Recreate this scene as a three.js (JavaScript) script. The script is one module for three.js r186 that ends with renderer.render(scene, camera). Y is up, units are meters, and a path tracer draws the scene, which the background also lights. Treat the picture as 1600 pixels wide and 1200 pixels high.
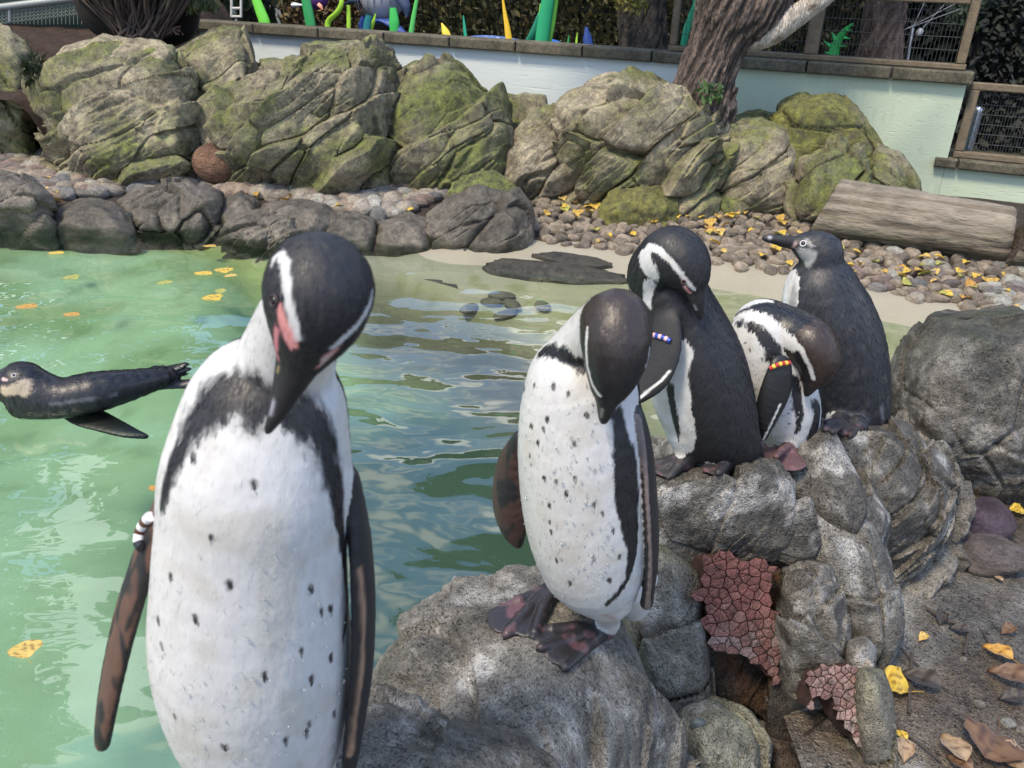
import * as THREE from 'three';
import { ConvexHull } from 'three/addons/math/ConvexHull.js';
import { ImprovedNoise } from 'three/addons/math/ImprovedNoise.js';
import { mergeGeometries } from 'three/addons/utils/BufferGeometryUtils.js';

// ------------------------------------------------------------------ camera
const scene = new THREE.Scene();
const FOV = 50, EYE = 1.2, PITCH = 25.5, ROLL = 2.6;
const camera = new THREE.PerspectiveCamera(FOV, 4 / 3, 0.05, 400);
camera.position.set(0, EYE, 0);
camera.rotation.order = 'YXZ';
camera.rotation.set(-PITCH * Math.PI / 180, 0, ROLL * Math.PI / 180);
camera.focus = 2.0;
camera.userData.fStop = 13;
camera.updateMatrixWorld(true);

// ------------------------------------------------------------------ sky, sun, exposure
const N0 = new ImprovedNoise();
const noise = (x, y, z) => N0.noise(x + 57.31, y + 113.7, z + 31.9);
function fbm(x, y, z, oct = 4) { let a = 0.5, s = 0; for (let i = 0; i < oct; i++) { s += a * noise(x, y, z); x *= 2.03; y *= 2.03; z *= 2.03; a *= 0.5; } return s; }
const clamp = (x, a = 0, b = 1) => Math.min(b, Math.max(a, x));
const lerp = (a, b, t) => a + (b - a) * t;
const sstep = (a, b, x) => { const t = clamp((x - a) / (b - a)); return t * t * (3 - 2 * t); };
function rng(seed) { let a = seed >>> 0; return () => { a = (a + 0x6D2B79F5) >>> 0; let t = a; t = Math.imul(t ^ (t >>> 15), t | 1); t ^= t + Math.imul(t ^ (t >>> 7), t | 61); return ((t ^ (t >>> 14)) >>> 0) / 4294967296; }; }
{
  const W = 1024, H = 512, data = new Float32Array(W * H * 4);
  for (let j = 0; j < H; j++) for (let i = 0; i < W; i++) {
    const az = (i / W - 0.5) * 2 * Math.PI, el = (j + 0.5) / H * Math.PI - Math.PI / 2;
    const x = Math.cos(el) * Math.cos(az), y = Math.sin(el), z = Math.cos(el) * Math.sin(az);
    const up = Math.max(y, 0), k = 1 / (up + 0.35);
    const hz = Math.pow(1 - up, 3);
    let r = lerp(0.20, 0.62, hz), g = lerp(0.40, 0.76, hz), b = lerp(0.86, 0.95, hz);
    const c = fbm(x * k * 1.5, 3.1, z * k * 1.5, 6) + 0.30 * fbm(x * k * 5, 8.3, z * k * 5, 4);
    const m = sstep(-0.04, 0.20, c), sh = 0.86 + 0.3 * sstep(-0.1, 0.35, c);
    r = lerp(r, 1.12 * sh, m); g = lerp(g, 1.14 * sh, m); b = lerp(b, 1.18 * sh, m);
    if (y < 0) { const t = sstep(0, -0.15, y); r = lerp(r, 0.12, t); g = lerp(g, 0.12, t); b = lerp(b, 0.10, t); }
    const o = (j * W + i) * 4; data[o] = r * 1.35; data[o + 1] = g * 1.35; data[o + 2] = b * 1.35; data[o + 3] = 1;
  }
  const sky = new THREE.DataTexture(data, W, H, THREE.RGBAFormat, THREE.FloatType);
  sky.mapping = THREE.EquirectangularReflectionMapping; sky.magFilter = THREE.LinearFilter; sky.wrapS = THREE.RepeatWrapping; sky.needsUpdate = true;
  scene.background = sky; scene.environment = sky;
}
const sun = new THREE.DirectionalLight(0xffeed6, 3.5);
sun.position.set(-3.4, 7.5, 0.6); sun.target.position.set(0, 0, -3);
sun.castShadow = true; sun.shadow.radius = 22; sun.shadow.mapSize.set(2048, 2048);
Object.assign(sun.shadow.camera, { left: -9, right: 9, top: 9, bottom: -9, near: 0.1, far: 30 });
scene.add(sun, sun.target);
const EXPOSURE = 1.25;

// ------------------------------------------------------------------ helpers
const hyp = (x, y, z = 0) => Math.sqrt(x * x + y * y + z * z);
const V = (x, y, z) => new THREE.Vector3(x, y, z);
const F = 600 / Math.tan(FOV * Math.PI / 360);
const DEPTH_AXIS = V(0, 0, -1).applyQuaternion(camera.quaternion);
const RIGHT = V(1, 0, 0).applyQuaternion(camera.quaternion), UPV = V(0, 1, 0).applyQuaternion(camera.quaternion), TOCAM = DEPTH_AXIS.clone().negate();
const ray = (px, py) => V((px - 800) / F, (600 - py) / F, -1).applyQuaternion(camera.quaternion);
const at = (px, py, d) => { const v = ray(px, py); return v.multiplyScalar(d / -v.z).add(camera.position); };   // a photograph pixel, d metres ahead
const onY = (px, py, y) => { const v = ray(px, py); return v.multiplyScalar((y - EYE) / v.y).add(camera.position); };  // a pixel at height y
const metres = (p, n) => n * p.clone().sub(camera.position).dot(DEPTH_AXIS) / F;      // n pixels at point p
const names = new Map();
function numbered(n) { const k = names.get(n) ?? 0; names.set(n, k + 1); return k ? `${n}_${String(k).padStart(3, '0')}` : n; }
function tag(o, label, category, group, kind) { Object.assign(o.userData, label ? { label } : {}, category ? { category } : {}, group ? { group } : {}, kind ? { kind } : {}); return o; }
function mesh(name, geo, mat, parent = scene) { const m = new THREE.Mesh(geo, mat); m.name = parent === scene ? numbered(name) : name; m.castShadow = m.receiveShadow = true; parent.add(m); return m; }
function group(name, pos = V(0, 0, 0)) { const g = new THREE.Group(); g.name = numbered(name); g.position.copy(pos); scene.add(g); return g; }
function copyOf(o, name) { const c = o.clone(); c.name = numbered(name); c.userData = { ...o.userData }; scene.add(c); return c; }
const std = (o) => new THREE.MeshStandardMaterial({ roughness: 0.85, side: THREE.DoubleSide, ...o });
const rgb = (r, g, b) => new THREE.Color().setRGB(r, g, b);

function tileNoise(period, seed) {   // periodic value noise
  const r = rng(seed), t = Array.from({ length: period * period }, () => r());
  return (u, v) => {
    u = (u - Math.floor(u)) * period; v = (v - Math.floor(v)) * period;
    const i = Math.floor(u), j = Math.floor(v), a = u - i, b = v - j, s = a * a * (3 - 2 * a), q = b * b * (3 - 2 * b);
    const at_ = (x, y) => t[(y % period) * period + (x % period)];
    return lerp(lerp(at_(i, j), at_(i + 1, j), s), lerp(at_(i, j + 1), at_(i + 1, j + 1), s), q);
  };
}
function texture(size, f, rep = 1) {   // f(u, v) -> [r, g, b] 0..1 linear
  const d = new Uint8Array(size * size * 4);
  for (let j = 0; j < size; j++) for (let i = 0; i < size; i++) {
    const c = f(i / size, j / size), o = (j * size + i) * 4;
    for (let k = 0; k < 3; k++) d[o + k] = clamp(Array.isArray(c) ? c[k] : c) * 255;
    d[o + 3] = 255;
  }
  const t = new THREE.DataTexture(d, size, size); t.wrapS = t.wrapT = THREE.RepeatWrapping; t.magFilter = THREE.LinearFilter; t.needsUpdate = true; t.repeat.set(rep, rep);
  return t;
}
const again = (t, rx, ry = rx) => { const c = t.clone(); c.repeat.set(rx, ry); c.needsUpdate = true; return c; };
const nA = tileNoise(6, 1), nB = tileNoise(17, 2), nC = tileNoise(43, 3), nD = tileNoise(97, 4), nE = tileNoise(211, 5), nF = tileNoise(256, 6);
const grain = (u, v) => 0.28 * nA(u, v) + 0.24 * nB(u, v) + 0.2 * nC(u, v) + 0.16 * nD(u, v) + 0.12 * nE(u, v);
const stoneBump = texture(1024, (u, v) => { const g = grain(u, v), pit = sstep(0.80, 0.95, nD(u + .3, v + .1)) * .35 + sstep(.86, .97, nE(u, v + .4)) * .25; return clamp(0.25 + 0.55 * g - pit + .12 * nF(u, v)); });
const stoneTint = texture(1024, (u, v) => { const g = grain(u + .37, v + .61), s = nE(u, v), q = nF(u + .2, v); const dark = sstep(0.74, 0.92, nD(u, v)) * 0.3 + sstep(.8, .95, q) * .25, lite = sstep(.78, .95, nE(u + .5, v)) * .25; const k = clamp(0.56 + 0.42 * (g - .5) * 2.8 + .26 * (s - .5) - dark + lite * 1.3, .10, 1); return [k, k * .99, k * .965]; });
// bring the stone textures in by real size: uv in metres, one tile = 0.42 m
const stoneB = again(stoneBump, 1 / 0.42), stoneT = again(stoneTint, 1 / 0.42);
const featherBump = texture(1024, (u, v) => { const w = nB(u, v) * .035; return clamp(0.35 * nC(u + w, v * 1) + 0.35 * tn1(u * 1 + w, v) + 0.3 * tn2(u + w, v)); });
function strand(per, stretch, seed) { const r = rng(seed), P = per, Q = Math.max(2, Math.round(per / stretch)), t = Array.from({ length: P * Q }, () => r()); return (u, v) => { u = (u - Math.floor(u)) * P; v = (v - Math.floor(v)) * Q; const i = Math.floor(u), j = Math.floor(v), a = u - i, b = v - j, s = a * a * (3 - 2 * a), q = b * b * (3 - 2 * b); const g = (x, y) => t[(y % Q) * P + (x % P)]; return lerp(lerp(g(i, j), g(i + 1, j), s), lerp(g(i, j + 1), g(i + 1, j + 1), s), q); }; }
function tn1(u, v) { return (tn1.f ??= strand(128, 5, 21))(u, v); }
function tn2(u, v) { return (tn2.f ??= strand(230, 4, 22))(u, v); }

// uv in metres from the dominant axis of each face, splitting vertices where the axis changes
function boxUV(geo, frame) {
  const pos = geo.attributes.position.array, nor = geo.attributes.normal.array, col = geo.attributes.color?.array, idx = geo.index.array, nv = pos.length / 3;
  const [ax, ay, az] = frame ?? [V(1, 0, 0), V(0, 1, 0), V(0, 0, 1)];
  const seen = new Int32Array(nv * 3).fill(-1), P = [], Nn = [], C = [], U = [], I = new Uint32Array(idx.length);
  for (let f = 0; f < idx.length; f += 3) {
    let x = 0, y = 0, z = 0;
    for (let k = 0; k < 3; k++) { const o = idx[f + k] * 3; x += nor[o] * ax.x + nor[o + 1] * ax.y + nor[o + 2] * ax.z; y += nor[o] * ay.x + nor[o + 1] * ay.y + nor[o + 2] * ay.z; z += nor[o] * az.x + nor[o + 1] * az.y + nor[o + 2] * az.z; }
    x = Math.abs(x); y = Math.abs(y); z = Math.abs(z);
    const a = x > y && x > z ? 0 : y > z ? 1 : 2;
    for (let k = 0; k < 3; k++) {
      const i = idx[f + k], key = i * 3 + a;
      if (seen[key] < 0) {
        seen[key] = P.length / 3; const o = i * 3;
        P.push(pos[o], pos[o + 1], pos[o + 2]); Nn.push(nor[o], nor[o + 1], nor[o + 2]); if (col) C.push(col[o], col[o + 1], col[o + 2]);
        const p = V(pos[o], pos[o + 1], pos[o + 2]), lx = p.dot(ax), ly = p.dot(ay), lz = p.dot(az);
        if (a === 0) U.push(lz, ly); else if (a === 1) U.push(lx + .13, lz + .29); else U.push(lx + .41, ly + .17);
      }
      I[f + k] = seen[key];
    }
  }
  const g = new THREE.BufferGeometry();
  g.setAttribute('position', new THREE.BufferAttribute(new Float32Array(P), 3)); g.setAttribute('normal', new THREE.BufferAttribute(new Float32Array(Nn), 3));
  g.setAttribute('uv', new THREE.BufferAttribute(new Float32Array(U), 2)); if (col) g.setAttribute('color', new THREE.BufferAttribute(new Float32Array(C), 3));
  g.setIndex(new THREE.BufferAttribute(I, 1));
  return g;
}

// ------------------------------------------------------------------ rocks: a rounded hull, split by bedding layers, joints and cracks
const rockMat = std({ vertexColors: true, map: stoneT, bumpMap: stoneB, bumpScale: 0.010, roughness: 0.9 });
const wetRockMat = std({ vertexColors: true, map: stoneT, bumpMap: stoneB, bumpScale: 0.009, roughness: 0.62 });
const nearRockMat = std({ vertexColors: true, map: again(stoneTint, 1 / 0.30), bumpMap: again(stoneBump, 1 / 0.30), bumpScale: 0.012, roughness: 0.6 });
function cubeSphere(N) {
  const P = [], I = [], key = new Map();
  const vid = (x, y, z) => { const k = (x * 4096 + y) * 4096 + z; let v = key.get(k); if (v === undefined) { v = P.length / 3; key.set(k, v); const f = (a) => Math.tan((a / N - 0.5) * Math.PI / 2); P.push(f(x), f(y), f(z)); } return v; };
  const quad = (a, b, c, d) => I.push(a, b, c, a, c, d);
  for (let i = 0; i < N; i++) for (let j = 0; j < N; j++) {
    quad(vid(i, j, N), vid(i + 1, j, N), vid(i + 1, j + 1, N), vid(i, j + 1, N)); quad(vid(i, j, 0), vid(i, j + 1, 0), vid(i + 1, j + 1, 0), vid(i + 1, j, 0));
    quad(vid(N, i, j), vid(N, i + 1, j), vid(N, i + 1, j + 1), vid(N, i, j + 1)); quad(vid(0, i, j), vid(0, i, j + 1), vid(0, i + 1, j + 1), vid(0, i + 1, j));
    quad(vid(i, N, j), vid(i, N, j + 1), vid(i + 1, N, j + 1), vid(i + 1, N, j)); quad(vid(i, 0, j), vid(i + 1, 0, j), vid(i + 1, 0, j + 1), vid(i, 0, j + 1));
  }
  return [P, I];
}
const spheres = new Map();
// split faces: every cell of a jittered lattice stands a little in or out and is tilted; narrow grooves run between some cells
function fracture(x, y, z, seed, amp, groove) {
  const X = Math.floor(x - .5), Y = Math.floor(y - .5), Z = Math.floor(z - .5); let d1 = 9, d2 = 9, b0 = 0, b1 = 0, b2 = 0, bx = 0, by = 0;
  for (let i = 0; i < 2; i++) for (let j = 0; j < 2; j++) for (let k = 0; k < 2; k++) {
    let h = Math.imul(X + i, 374761393) + Math.imul(Y + j, 668265263) + Math.imul(Z + k, 1274126177) + Math.imul(seed, 974711) | 0; h = Math.imul(h ^ (h >>> 13), 1274126177); h ^= h >>> 16;
    const r0 = (h & 1023) / 1023, r1 = ((h >>> 10) & 1023) / 1023, r2 = ((h >>> 20) & 1023) / 1023;
    const dx = X + i + .5 + (r0 - .5) * .8 - x, dy = Y + j + .5 + (r1 - .5) * .8 - y, dz = Z + k + .5 + (r2 - .5) * .8 - z, d = dx * dx + dy * dy + dz * dz;
    if (d < d1) { d2 = d1; d1 = d; b0 = r0; b1 = r1; b2 = r2; bx = dx; by = dy; } else if (d < d2) d2 = d;
  }
  const gap = Math.sqrt(d2) - Math.sqrt(d1), h = ((b0 * 7.3 + b1 * 3.1 + b2 * 5.7) % 1), e = sstep(0, .045, gap);
  return amp * (1.1 * (h - .5) * e + 1.1 * (b2 - .5) * bx - 1.1 * (.25 + b0) * by) - groove * Math.exp(-gap * gap / .0018) * (b1 > .4 ? 1 : .15);
}
const hash1 = (n) => { const s = Math.sin(n * 127.1 + 11.7) * 43758.5453; return s - Math.floor(s); };
/* o: seed, N, p (edge sharpness), facets, cut, beds: {dir, gap, amp, groove}, joints: {dir, gap}, rough, lump, paint(p, n, c) */
function rockGeometry(points, o) {
  const hull = new ConvexHull().setFromPoints(points), planes = [], c = V(0, 0, 0);
  for (const p of points) c.add(p); c.divideScalar(points.length);
  for (const f of hull.faces) {
    const n = f.normal, d = f.constant - n.dot(c);
    if (d > 1e-4 && !planes.some((q) => q[0] * n.x + q[1] * n.y + q[2] * n.z > 0.985 && Math.abs(q[3] - d) < 0.08 * d)) planes.push([n.x, n.y, n.z, d]);
  }
  const r = rng(o.seed), size = new THREE.Box3().setFromPoints(points).getSize(V(0, 0, 0)).length() / 2;
  const radius = (x, y, z, p) => { let s = 0; for (const q of planes) { const k = (q[0] * x + q[1] * y + q[2] * z) / q[3]; if (k > 0) s += Math.pow(k, p); } return Math.pow(s, -1 / p); };
  const p = o.p ?? 60, fill = o.fill ?? 1.03, base = planes.length;
  for (let i = 0; i < (o.facets ?? 14); i++) {
    const a = r() * 2 * Math.PI, e = r() * 1.5 - 0.5, d = V(Math.cos(a) * Math.cos(e), Math.sin(e), Math.sin(a) * Math.cos(e)).normalize();
    let h = 0; for (const q of points) h = Math.max(h, (q.x - c.x) * d.x + (q.y - c.y) * d.y + (q.z - c.z) * d.z);
    planes.push([d.x, d.y, d.z, h * (1 - (o.cut ?? 0.1) * r())]);
  }
  const N = o.N ?? 60; if (!spheres.has(N)) spheres.set(N, cubeSphere(N));
  const [SP, SI] = spheres.get(N), nv = SP.length / 3, pos = new Float32Array(nv * 3), col = new Float32Array(nv * 3);
  const tc = camera.position.clone().sub(c).normalize().multiplyScalar(0.38), seed = o.seed * 7.77;
  const lump = o.lump ?? 0.05, rough = o.rough ?? 0.02, ce = o.cells;
  let e1, e2, e3; if (ce) { const k = ce.angle * Math.PI / 180; e1 = RIGHT.clone().multiplyScalar(Math.cos(k)).addScaledVector(UPV, Math.sin(k)); e2 = RIGHT.clone().multiplyScalar(-Math.sin(k)).addScaledVector(UPV, Math.cos(k)); e3 = TOCAM; }
  for (let i = 0; i < nv; i++) {
    let x = SP[i * 3], y = SP[i * 3 + 1], z = SP[i * 3 + 2], l = hyp(x, y, z); x = x / l + tc.x; y = y / l + tc.y; z = z / l + tc.z; l = hyp(x, y, z); x /= l; y /= l; z /= l;
    let R = radius(x, y, z, p) * fill;
    R *= 1 + lump * 2 * fbm(x * 1.9 + seed, y * 1.9, z * 1.9, 3);
    let X = c.x + x * R, Y = c.y + y * R, Z = c.z + z * R, dis = 0;
    if (ce) {
      const w1 = .12 * noise(X * 4, Y * 4, Z * 4 + seed), a = (X * e1.x + Y * e1.y + Z * e1.z) / ce.L[0], b = (X * e2.x + Y * e2.y + Z * e2.z) / ce.L[1] + w1, q = (X * e3.x + Y * e3.y + Z * e3.z) / ce.L[2];
      dis += fracture(a, b, q, o.seed, ce.amp, ce.groove) + fracture(a * 1.9 + 5, b * 2.6, q * 1.9, o.seed + 40, ce.amp * .38, ce.groove * .45) * sstep(-.05, .25, noise(X * 2.2, Y * 2.2 + seed, Z * 2.2)) + (ce.fine ?? .13) * fracture(a * 3.1, b * 6.5 + 3, q * 3, o.seed + 80, ce.amp, ce.groove * .6) * sstep(0, .3, noise(X * 2.6 + 9, Y * 2.6 + seed, Z * 2.6));
    }
    dis += rough * 1.4 * fbm(X * 8 + seed, Y * 8, Z * 8, 4);
    if (o.calm) for (const q of o.calm) dis *= sstep(.3, 1, hyp(X - q.x, Y - q.y, Z - q.z) / q.r);
    X += x * dis; Y += y * dis; Z += z * dis;
    pos[i * 3] = X; pos[i * 3 + 1] = Y; pos[i * 3 + 2] = Z;
  }
  let g = new THREE.BufferGeometry(); g.setAttribute('position', new THREE.BufferAttribute(pos, 3)); g.setIndex(SI); g.computeVertexNormals();
  const nr = g.attributes.normal.array, out = [0, 0, 0];
  for (let i = 0; i < nv; i++) { o.paint(pos[i * 3], pos[i * 3 + 1], pos[i * 3 + 2], nr[i * 3 + 1], out, seed); col[i * 3] = out[0]; col[i * 3 + 1] = out[1]; col[i * 3 + 2] = out[2]; }
  g.setAttribute('color', new THREE.BufferAttribute(col, 3));
  return boxUV(g);
}
const mixc = (o, c, t) => { o[0] = lerp(o[0], c[0], t); o[1] = lerp(o[1], c[1], t); o[2] = lerp(o[2], c[2], t); };
function stonePaint({ a, b, moss = [0.17, 0.20, 0.05], mossy = 0, stain = 0.25, pale = 0, wet, rust = 0 }) {
  return (x, y, z, ny, o, s) => {
    const n1 = fbm(x * 2.1 + s, y * 2.1, z * 2.1, 4), n2 = fbm(x * 7 + s, y * 7 + 3, z * 7, 4), n3 = fbm(x * 23, y * 23 + s, z * 23, 3);
    o[0] = a[0]; o[1] = a[1]; o[2] = a[2]; mixc(o, b, sstep(-.22, .25, n1 + .4 * n2));
    const k = 1 + .55 * n2 + .95 * n3; o[0] *= k; o[1] *= k; o[2] *= k;
    mixc(o, [a[0] * .42, a[1] * .42, a[2] * .38], stain * sstep(.02, .3, fbm(x * 4 + 7, y * 2 + s, z * 4, 4)));
    if (pale) mixc(o, [.56, .55, .52], pale * sstep(.1, .28, fbm(x * 9 + s, y * 9, z * 9 + 4, 5)) + pale * .5 * sstep(.16, .3, n3));
    if (rust) mixc(o, [.16, .065, .025], rust * sstep(-.05, .2, n2));
    if (mossy) mixc(o, [moss[0] * (1 + n3), moss[1] * (1 + n3), moss[2]], clamp(sstep(-.30, .34, fbm(x * 2.7 + s * 3, y * 2.7, z * 2.7, 4) + .20 * ny + mossy - .5 + .3 * n3)) * .9);
    if (wet !== undefined) { const w = sstep(wet + .06, wet - .03, y + .12 * n2); mixc(o, [.035, .042, .018], w * .85); }
  };
}
// outline in photograph pixels; d0 metres ahead at its foot, d1 at its top; deep = thickness behind, bulge = how far its face stands out
function rockPoints(outline, d0, d1, deep, bulge, sink = 0.3) {
  const ys = outline.map((p) => p[1]), y0 = Math.min(...ys), y1 = Math.max(...ys), cx = outline.reduce((s, p) => s + p[0], 0) / outline.length, cy = outline.reduce((s, p) => s + p[1], 0) / outline.length, pts = [];
  for (const [x, y] of outline) {
    const k = (y1 - y) / (y1 - y0), d = lerp(d0, d1, k);
    pts.push(at(x, y, d));
    pts.push(at(cx + (x - cx) * .68, cy + (y - cy) * .68 + 4, lerp(d0, d1, (y1 - (cy + (y - cy) * .68)) / (y1 - y0)) - bulge));
    const q = at(x, y, d), b = at(cx + (x - cx) * .9, y + 5, d + deep); pts.push(b);
    if (k < .4) { const s = q.clone(); s.y -= sink; pts.push(s); const t = b.clone(); t.y -= sink; pts.push(t); }
  }
  return pts;
}
const polyDist = (pts, r, x, y, z) => { let best = 1e9; for (let i = 0; i < pts.length; i++) { const a = pts[i], b = pts[Math.min(i + 1, pts.length - 1)], ux = b.x - a.x, uy = b.y - a.y, uz = b.z - a.z, uu = ux * ux + uy * uy + uz * uz, t = uu ? clamp(((x - a.x) * ux + (y - a.y) * uy + (z - a.z) * uz) / uu) : 0; best = Math.min(best, hyp(x - a.x - t * ux, y - a.y - t * uy, z - a.z - t * uz) - lerp(r[i], r[Math.min(i + 1, r.length - 1)], t)); } return best; };
function rock(name, label, category, pts, o, mat, grp) { return tag(mesh(name, rockGeometry(pts, o), mat), label, category, grp); }

// ------------------------------------------------------------------ pool, beach, ground
const flat = (p) => [p.x, -p.z];
const shelfLine = [[-400, 372], [120, 372], [285, 372], [430, 412], [590, 447], [760, 487], [880, 545], [965, 600], [1010, 655], [1040, 725], [1060, 800]].map(([x, y]) => flat(onY(x, y, -0.1)));
const stoneLine = [[560, 382], [838, 378], [960, 396], [1120, 414], [1330, 450], [1545, 492], [1760, 535]].map(([x, y]) => flat(onY(x, y, 0.05)));
function signedTo(line, x, d) {   // distance to a polyline, positive on its left-hand side walking along it
  let best = 1e9, sign = 1;
  for (let i = 0; i + 1 < line.length; i++) {
    const [ax, ad] = line[i], [bx, bd] = line[i + 1], ux = bx - ax, ud = bd - ad, t = clamp(((x - ax) * ux + (d - ad) * ud) / (ux * ux + ud * ud));
    const ex = x - ax - ux * t, ed = d - ad - ud * t, q = hyp(ex, ed);
    if (q < best) { best = q; sign = ux * ed - ud * ex >= 0 ? 1 : -1; }
  }
  return best * sign;
}
function sheet(x0, x1, d0, d1, step, height, paint) {
  const nx = Math.round((x1 - x0) / step), nd = Math.round((d1 - d0) / step), g = new THREE.PlaneGeometry(1, 1, nx, nd), P = g.attributes.position, U = g.attributes.uv, C = new Float32Array(P.count * 3), o = [0, 0, 0];
  for (let i = 0; i < P.count; i++) {
    const x = lerp(x0, x1, P.getX(i) + .5), d = lerp(d0, d1, P.getY(i) + .5), y = height(x, d);
    P.setXYZ(i, x, y, -d); U.setXY(i, x, d);
    if (paint) { paint(x, d, y, o); C[i * 3] = o[0]; C[i * 3 + 1] = o[1]; C[i * 3 + 2] = o[2]; }
  }
  if (paint) g.setAttribute('color', new THREE.BufferAttribute(C, 3));
  g.computeVertexNormals();
  return g;
}
const poolY = (x, d) => {
  const s = signedTo(shelfLine, x, d), b = signedTo(stoneLine, x, d);
  let y = 0.052 + 0.24 * Math.min(0, b) + (b > 0 ? .02 * Math.min(b, 1) : 0);
  y = Math.max(y, -0.10);
  if (x < -0.2) y = lerp(y, -0.03, sstep(-.2, -.7, x));
  y += .012 * fbm(x * 2, d * 2, 1.7, 3);
  const deep = -0.52 + .05 * fbm(x * 1.3, d * 1.3, 7.1, 3);
  return lerp(deep, y, lerp(sstep(-0.30, 0.0, s + .04 * noise(x * 3, d * 3, 2)), .9 * sstep(-1.5, -.15, s) + .1 * sstep(-.15, 0, s), sstep(-.9, -1.5, x)));
};
const poolFloorMat = std({ vertexColors: true, color: rgb(.62, .62, .60), bumpMap: again(stoneBump, 1 / .9), bumpScale: 0.002, roughness: 0.75 });
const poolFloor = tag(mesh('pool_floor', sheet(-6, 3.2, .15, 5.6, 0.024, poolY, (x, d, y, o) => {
  const s = signedTo(shelfLine, x, d), b = signedTo(stoneLine, x, d), n = fbm(x * 2.2, d * 2.2, 3, 5), m = fbm(x * 9, d * 9, 8, 4), far = sstep(2.3, 3.6, d);
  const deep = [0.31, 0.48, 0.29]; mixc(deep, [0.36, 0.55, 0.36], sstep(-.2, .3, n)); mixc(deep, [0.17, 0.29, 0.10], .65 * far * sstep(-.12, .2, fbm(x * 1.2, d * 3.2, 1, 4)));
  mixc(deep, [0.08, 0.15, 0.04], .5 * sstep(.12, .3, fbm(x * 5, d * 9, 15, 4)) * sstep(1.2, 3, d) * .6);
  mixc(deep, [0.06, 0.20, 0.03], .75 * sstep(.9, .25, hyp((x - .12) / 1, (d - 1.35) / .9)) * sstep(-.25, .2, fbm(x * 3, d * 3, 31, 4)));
  mixc(deep, [.022, .06, .035], .94 * sstep(1.3, .55, hyp((x + .2) / .95, (d - 2.3) / 1.2) + .25 * n));  // shade painted into the floor at the pool centre, so the sky reflection reads
  const shal = [0.48, 0.43, 0.29]; mixc(shal, [0.36, 0.36, 0.15], .75 * sstep(-.12, .2, fbm(x * 2.5, d * 3.5, 12, 4)) * sstep(.1, -.35, b + .3 * n)); mixc(shal, [.46, .42, .34], .8 * sstep(-.55, -.1, b)); mixc(shal, [.30, .33, .22], sstep(2.9, 2.2, d) * .8);
  mixc(shal, [.22, .25, .05], .55 * sstep(.1, .3, m) * sstep(0, -.4, b));
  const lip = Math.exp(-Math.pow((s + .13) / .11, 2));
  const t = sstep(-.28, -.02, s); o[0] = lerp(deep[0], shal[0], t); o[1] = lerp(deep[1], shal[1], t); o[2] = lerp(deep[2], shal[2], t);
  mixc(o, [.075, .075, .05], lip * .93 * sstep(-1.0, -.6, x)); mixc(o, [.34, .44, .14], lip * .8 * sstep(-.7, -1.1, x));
  const k = 1 + .14 * m; o[0] *= k; o[1] *= k; o[2] *= k;
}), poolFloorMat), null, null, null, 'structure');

// water: a clear sheet whose ripples are a height map in metres
const rings = [[onY(160, 640, 0), .030, 24, 2.4], [onY(700, 560, 0), .030, 34, 1.4], [onY(640, 800, 0), .024, 42, .9], [onY(860, 520, 0), .02, 46, 1.0]];
const WX0 = -6, WX1 = 3.4, WD0 = .15, WD1 = 5.6;
const rippleTex = (() => {
  const S = 1024, d = new Float32Array(S * S * 4);
  for (let j = 0; j < S; j++) for (let i = 0; i < S; i++) {
    const x = lerp(WX0, WX1, i / S), z = lerp(WD0, WD1, j / S);
    const busy = clamp(sstep(-1.0, -.35, x) * .75 + .32 + .25 * fbm(x * 1.1, z * 1.1, 40, 2)) * lerp(1, .45, sstep(2.9, 3.7, z));
    const wx = x + .10 * fbm(x * 2.5, z * 2.5, 17, 2), wz = z + .10 * fbm(x * 2.5, z * 2.5, 27, 2);
    let h = .5 + .26 * busy * noise(wx * 3.2, wz * 6.5, 5) + .050 * busy * noise(wx * 9, wz * 17, 6) + .010 * busy * noise(wx * 30, wz * 40, 9) + .20 * noise(wx * 1.4, wz * 2.4, 2);
    for (const [p, amp, k, reach] of rings) { const r = hyp(x - p.x, z + p.z); h += amp * Math.sin(r * k + 2 * noise(x * 2, z * 2, 3)) * sstep(reach, reach * .2, r); }
    d.fill(clamp(h), (j * S + i) * 4, (j * S + i) * 4 + 3); d[(j * S + i) * 4 + 3] = 1;
  }
  const t = new THREE.DataTexture(d, S, S, THREE.RGBAFormat, THREE.FloatType); t.magFilter = THREE.LinearFilter; t.wrapS = t.wrapT = THREE.RepeatWrapping; t.needsUpdate = true; return t;
})();
const waterMat = new THREE.MeshPhysicalMaterial({ color: rgb(0.90, 0.97, 0.92), transmission: 1, thickness: 0, roughness: 0, ior: 1.68, bumpMap: rippleTex, bumpScale: 0.036, side: THREE.DoubleSide });
{
  const g = sheet(WX0, WX1, WD0, WD1, .1, () => 0); const P = g.attributes.position, U = g.attributes.uv;
  for (let i = 0; i < P.count; i++) U.setXY(i, (P.getX(i) - WX0) / (WX1 - WX0), (-P.getZ(i) - WD0) / (WD1 - WD0));
  tag(mesh('water', g, waterMat), null, null, null, 'structure');
}
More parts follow.
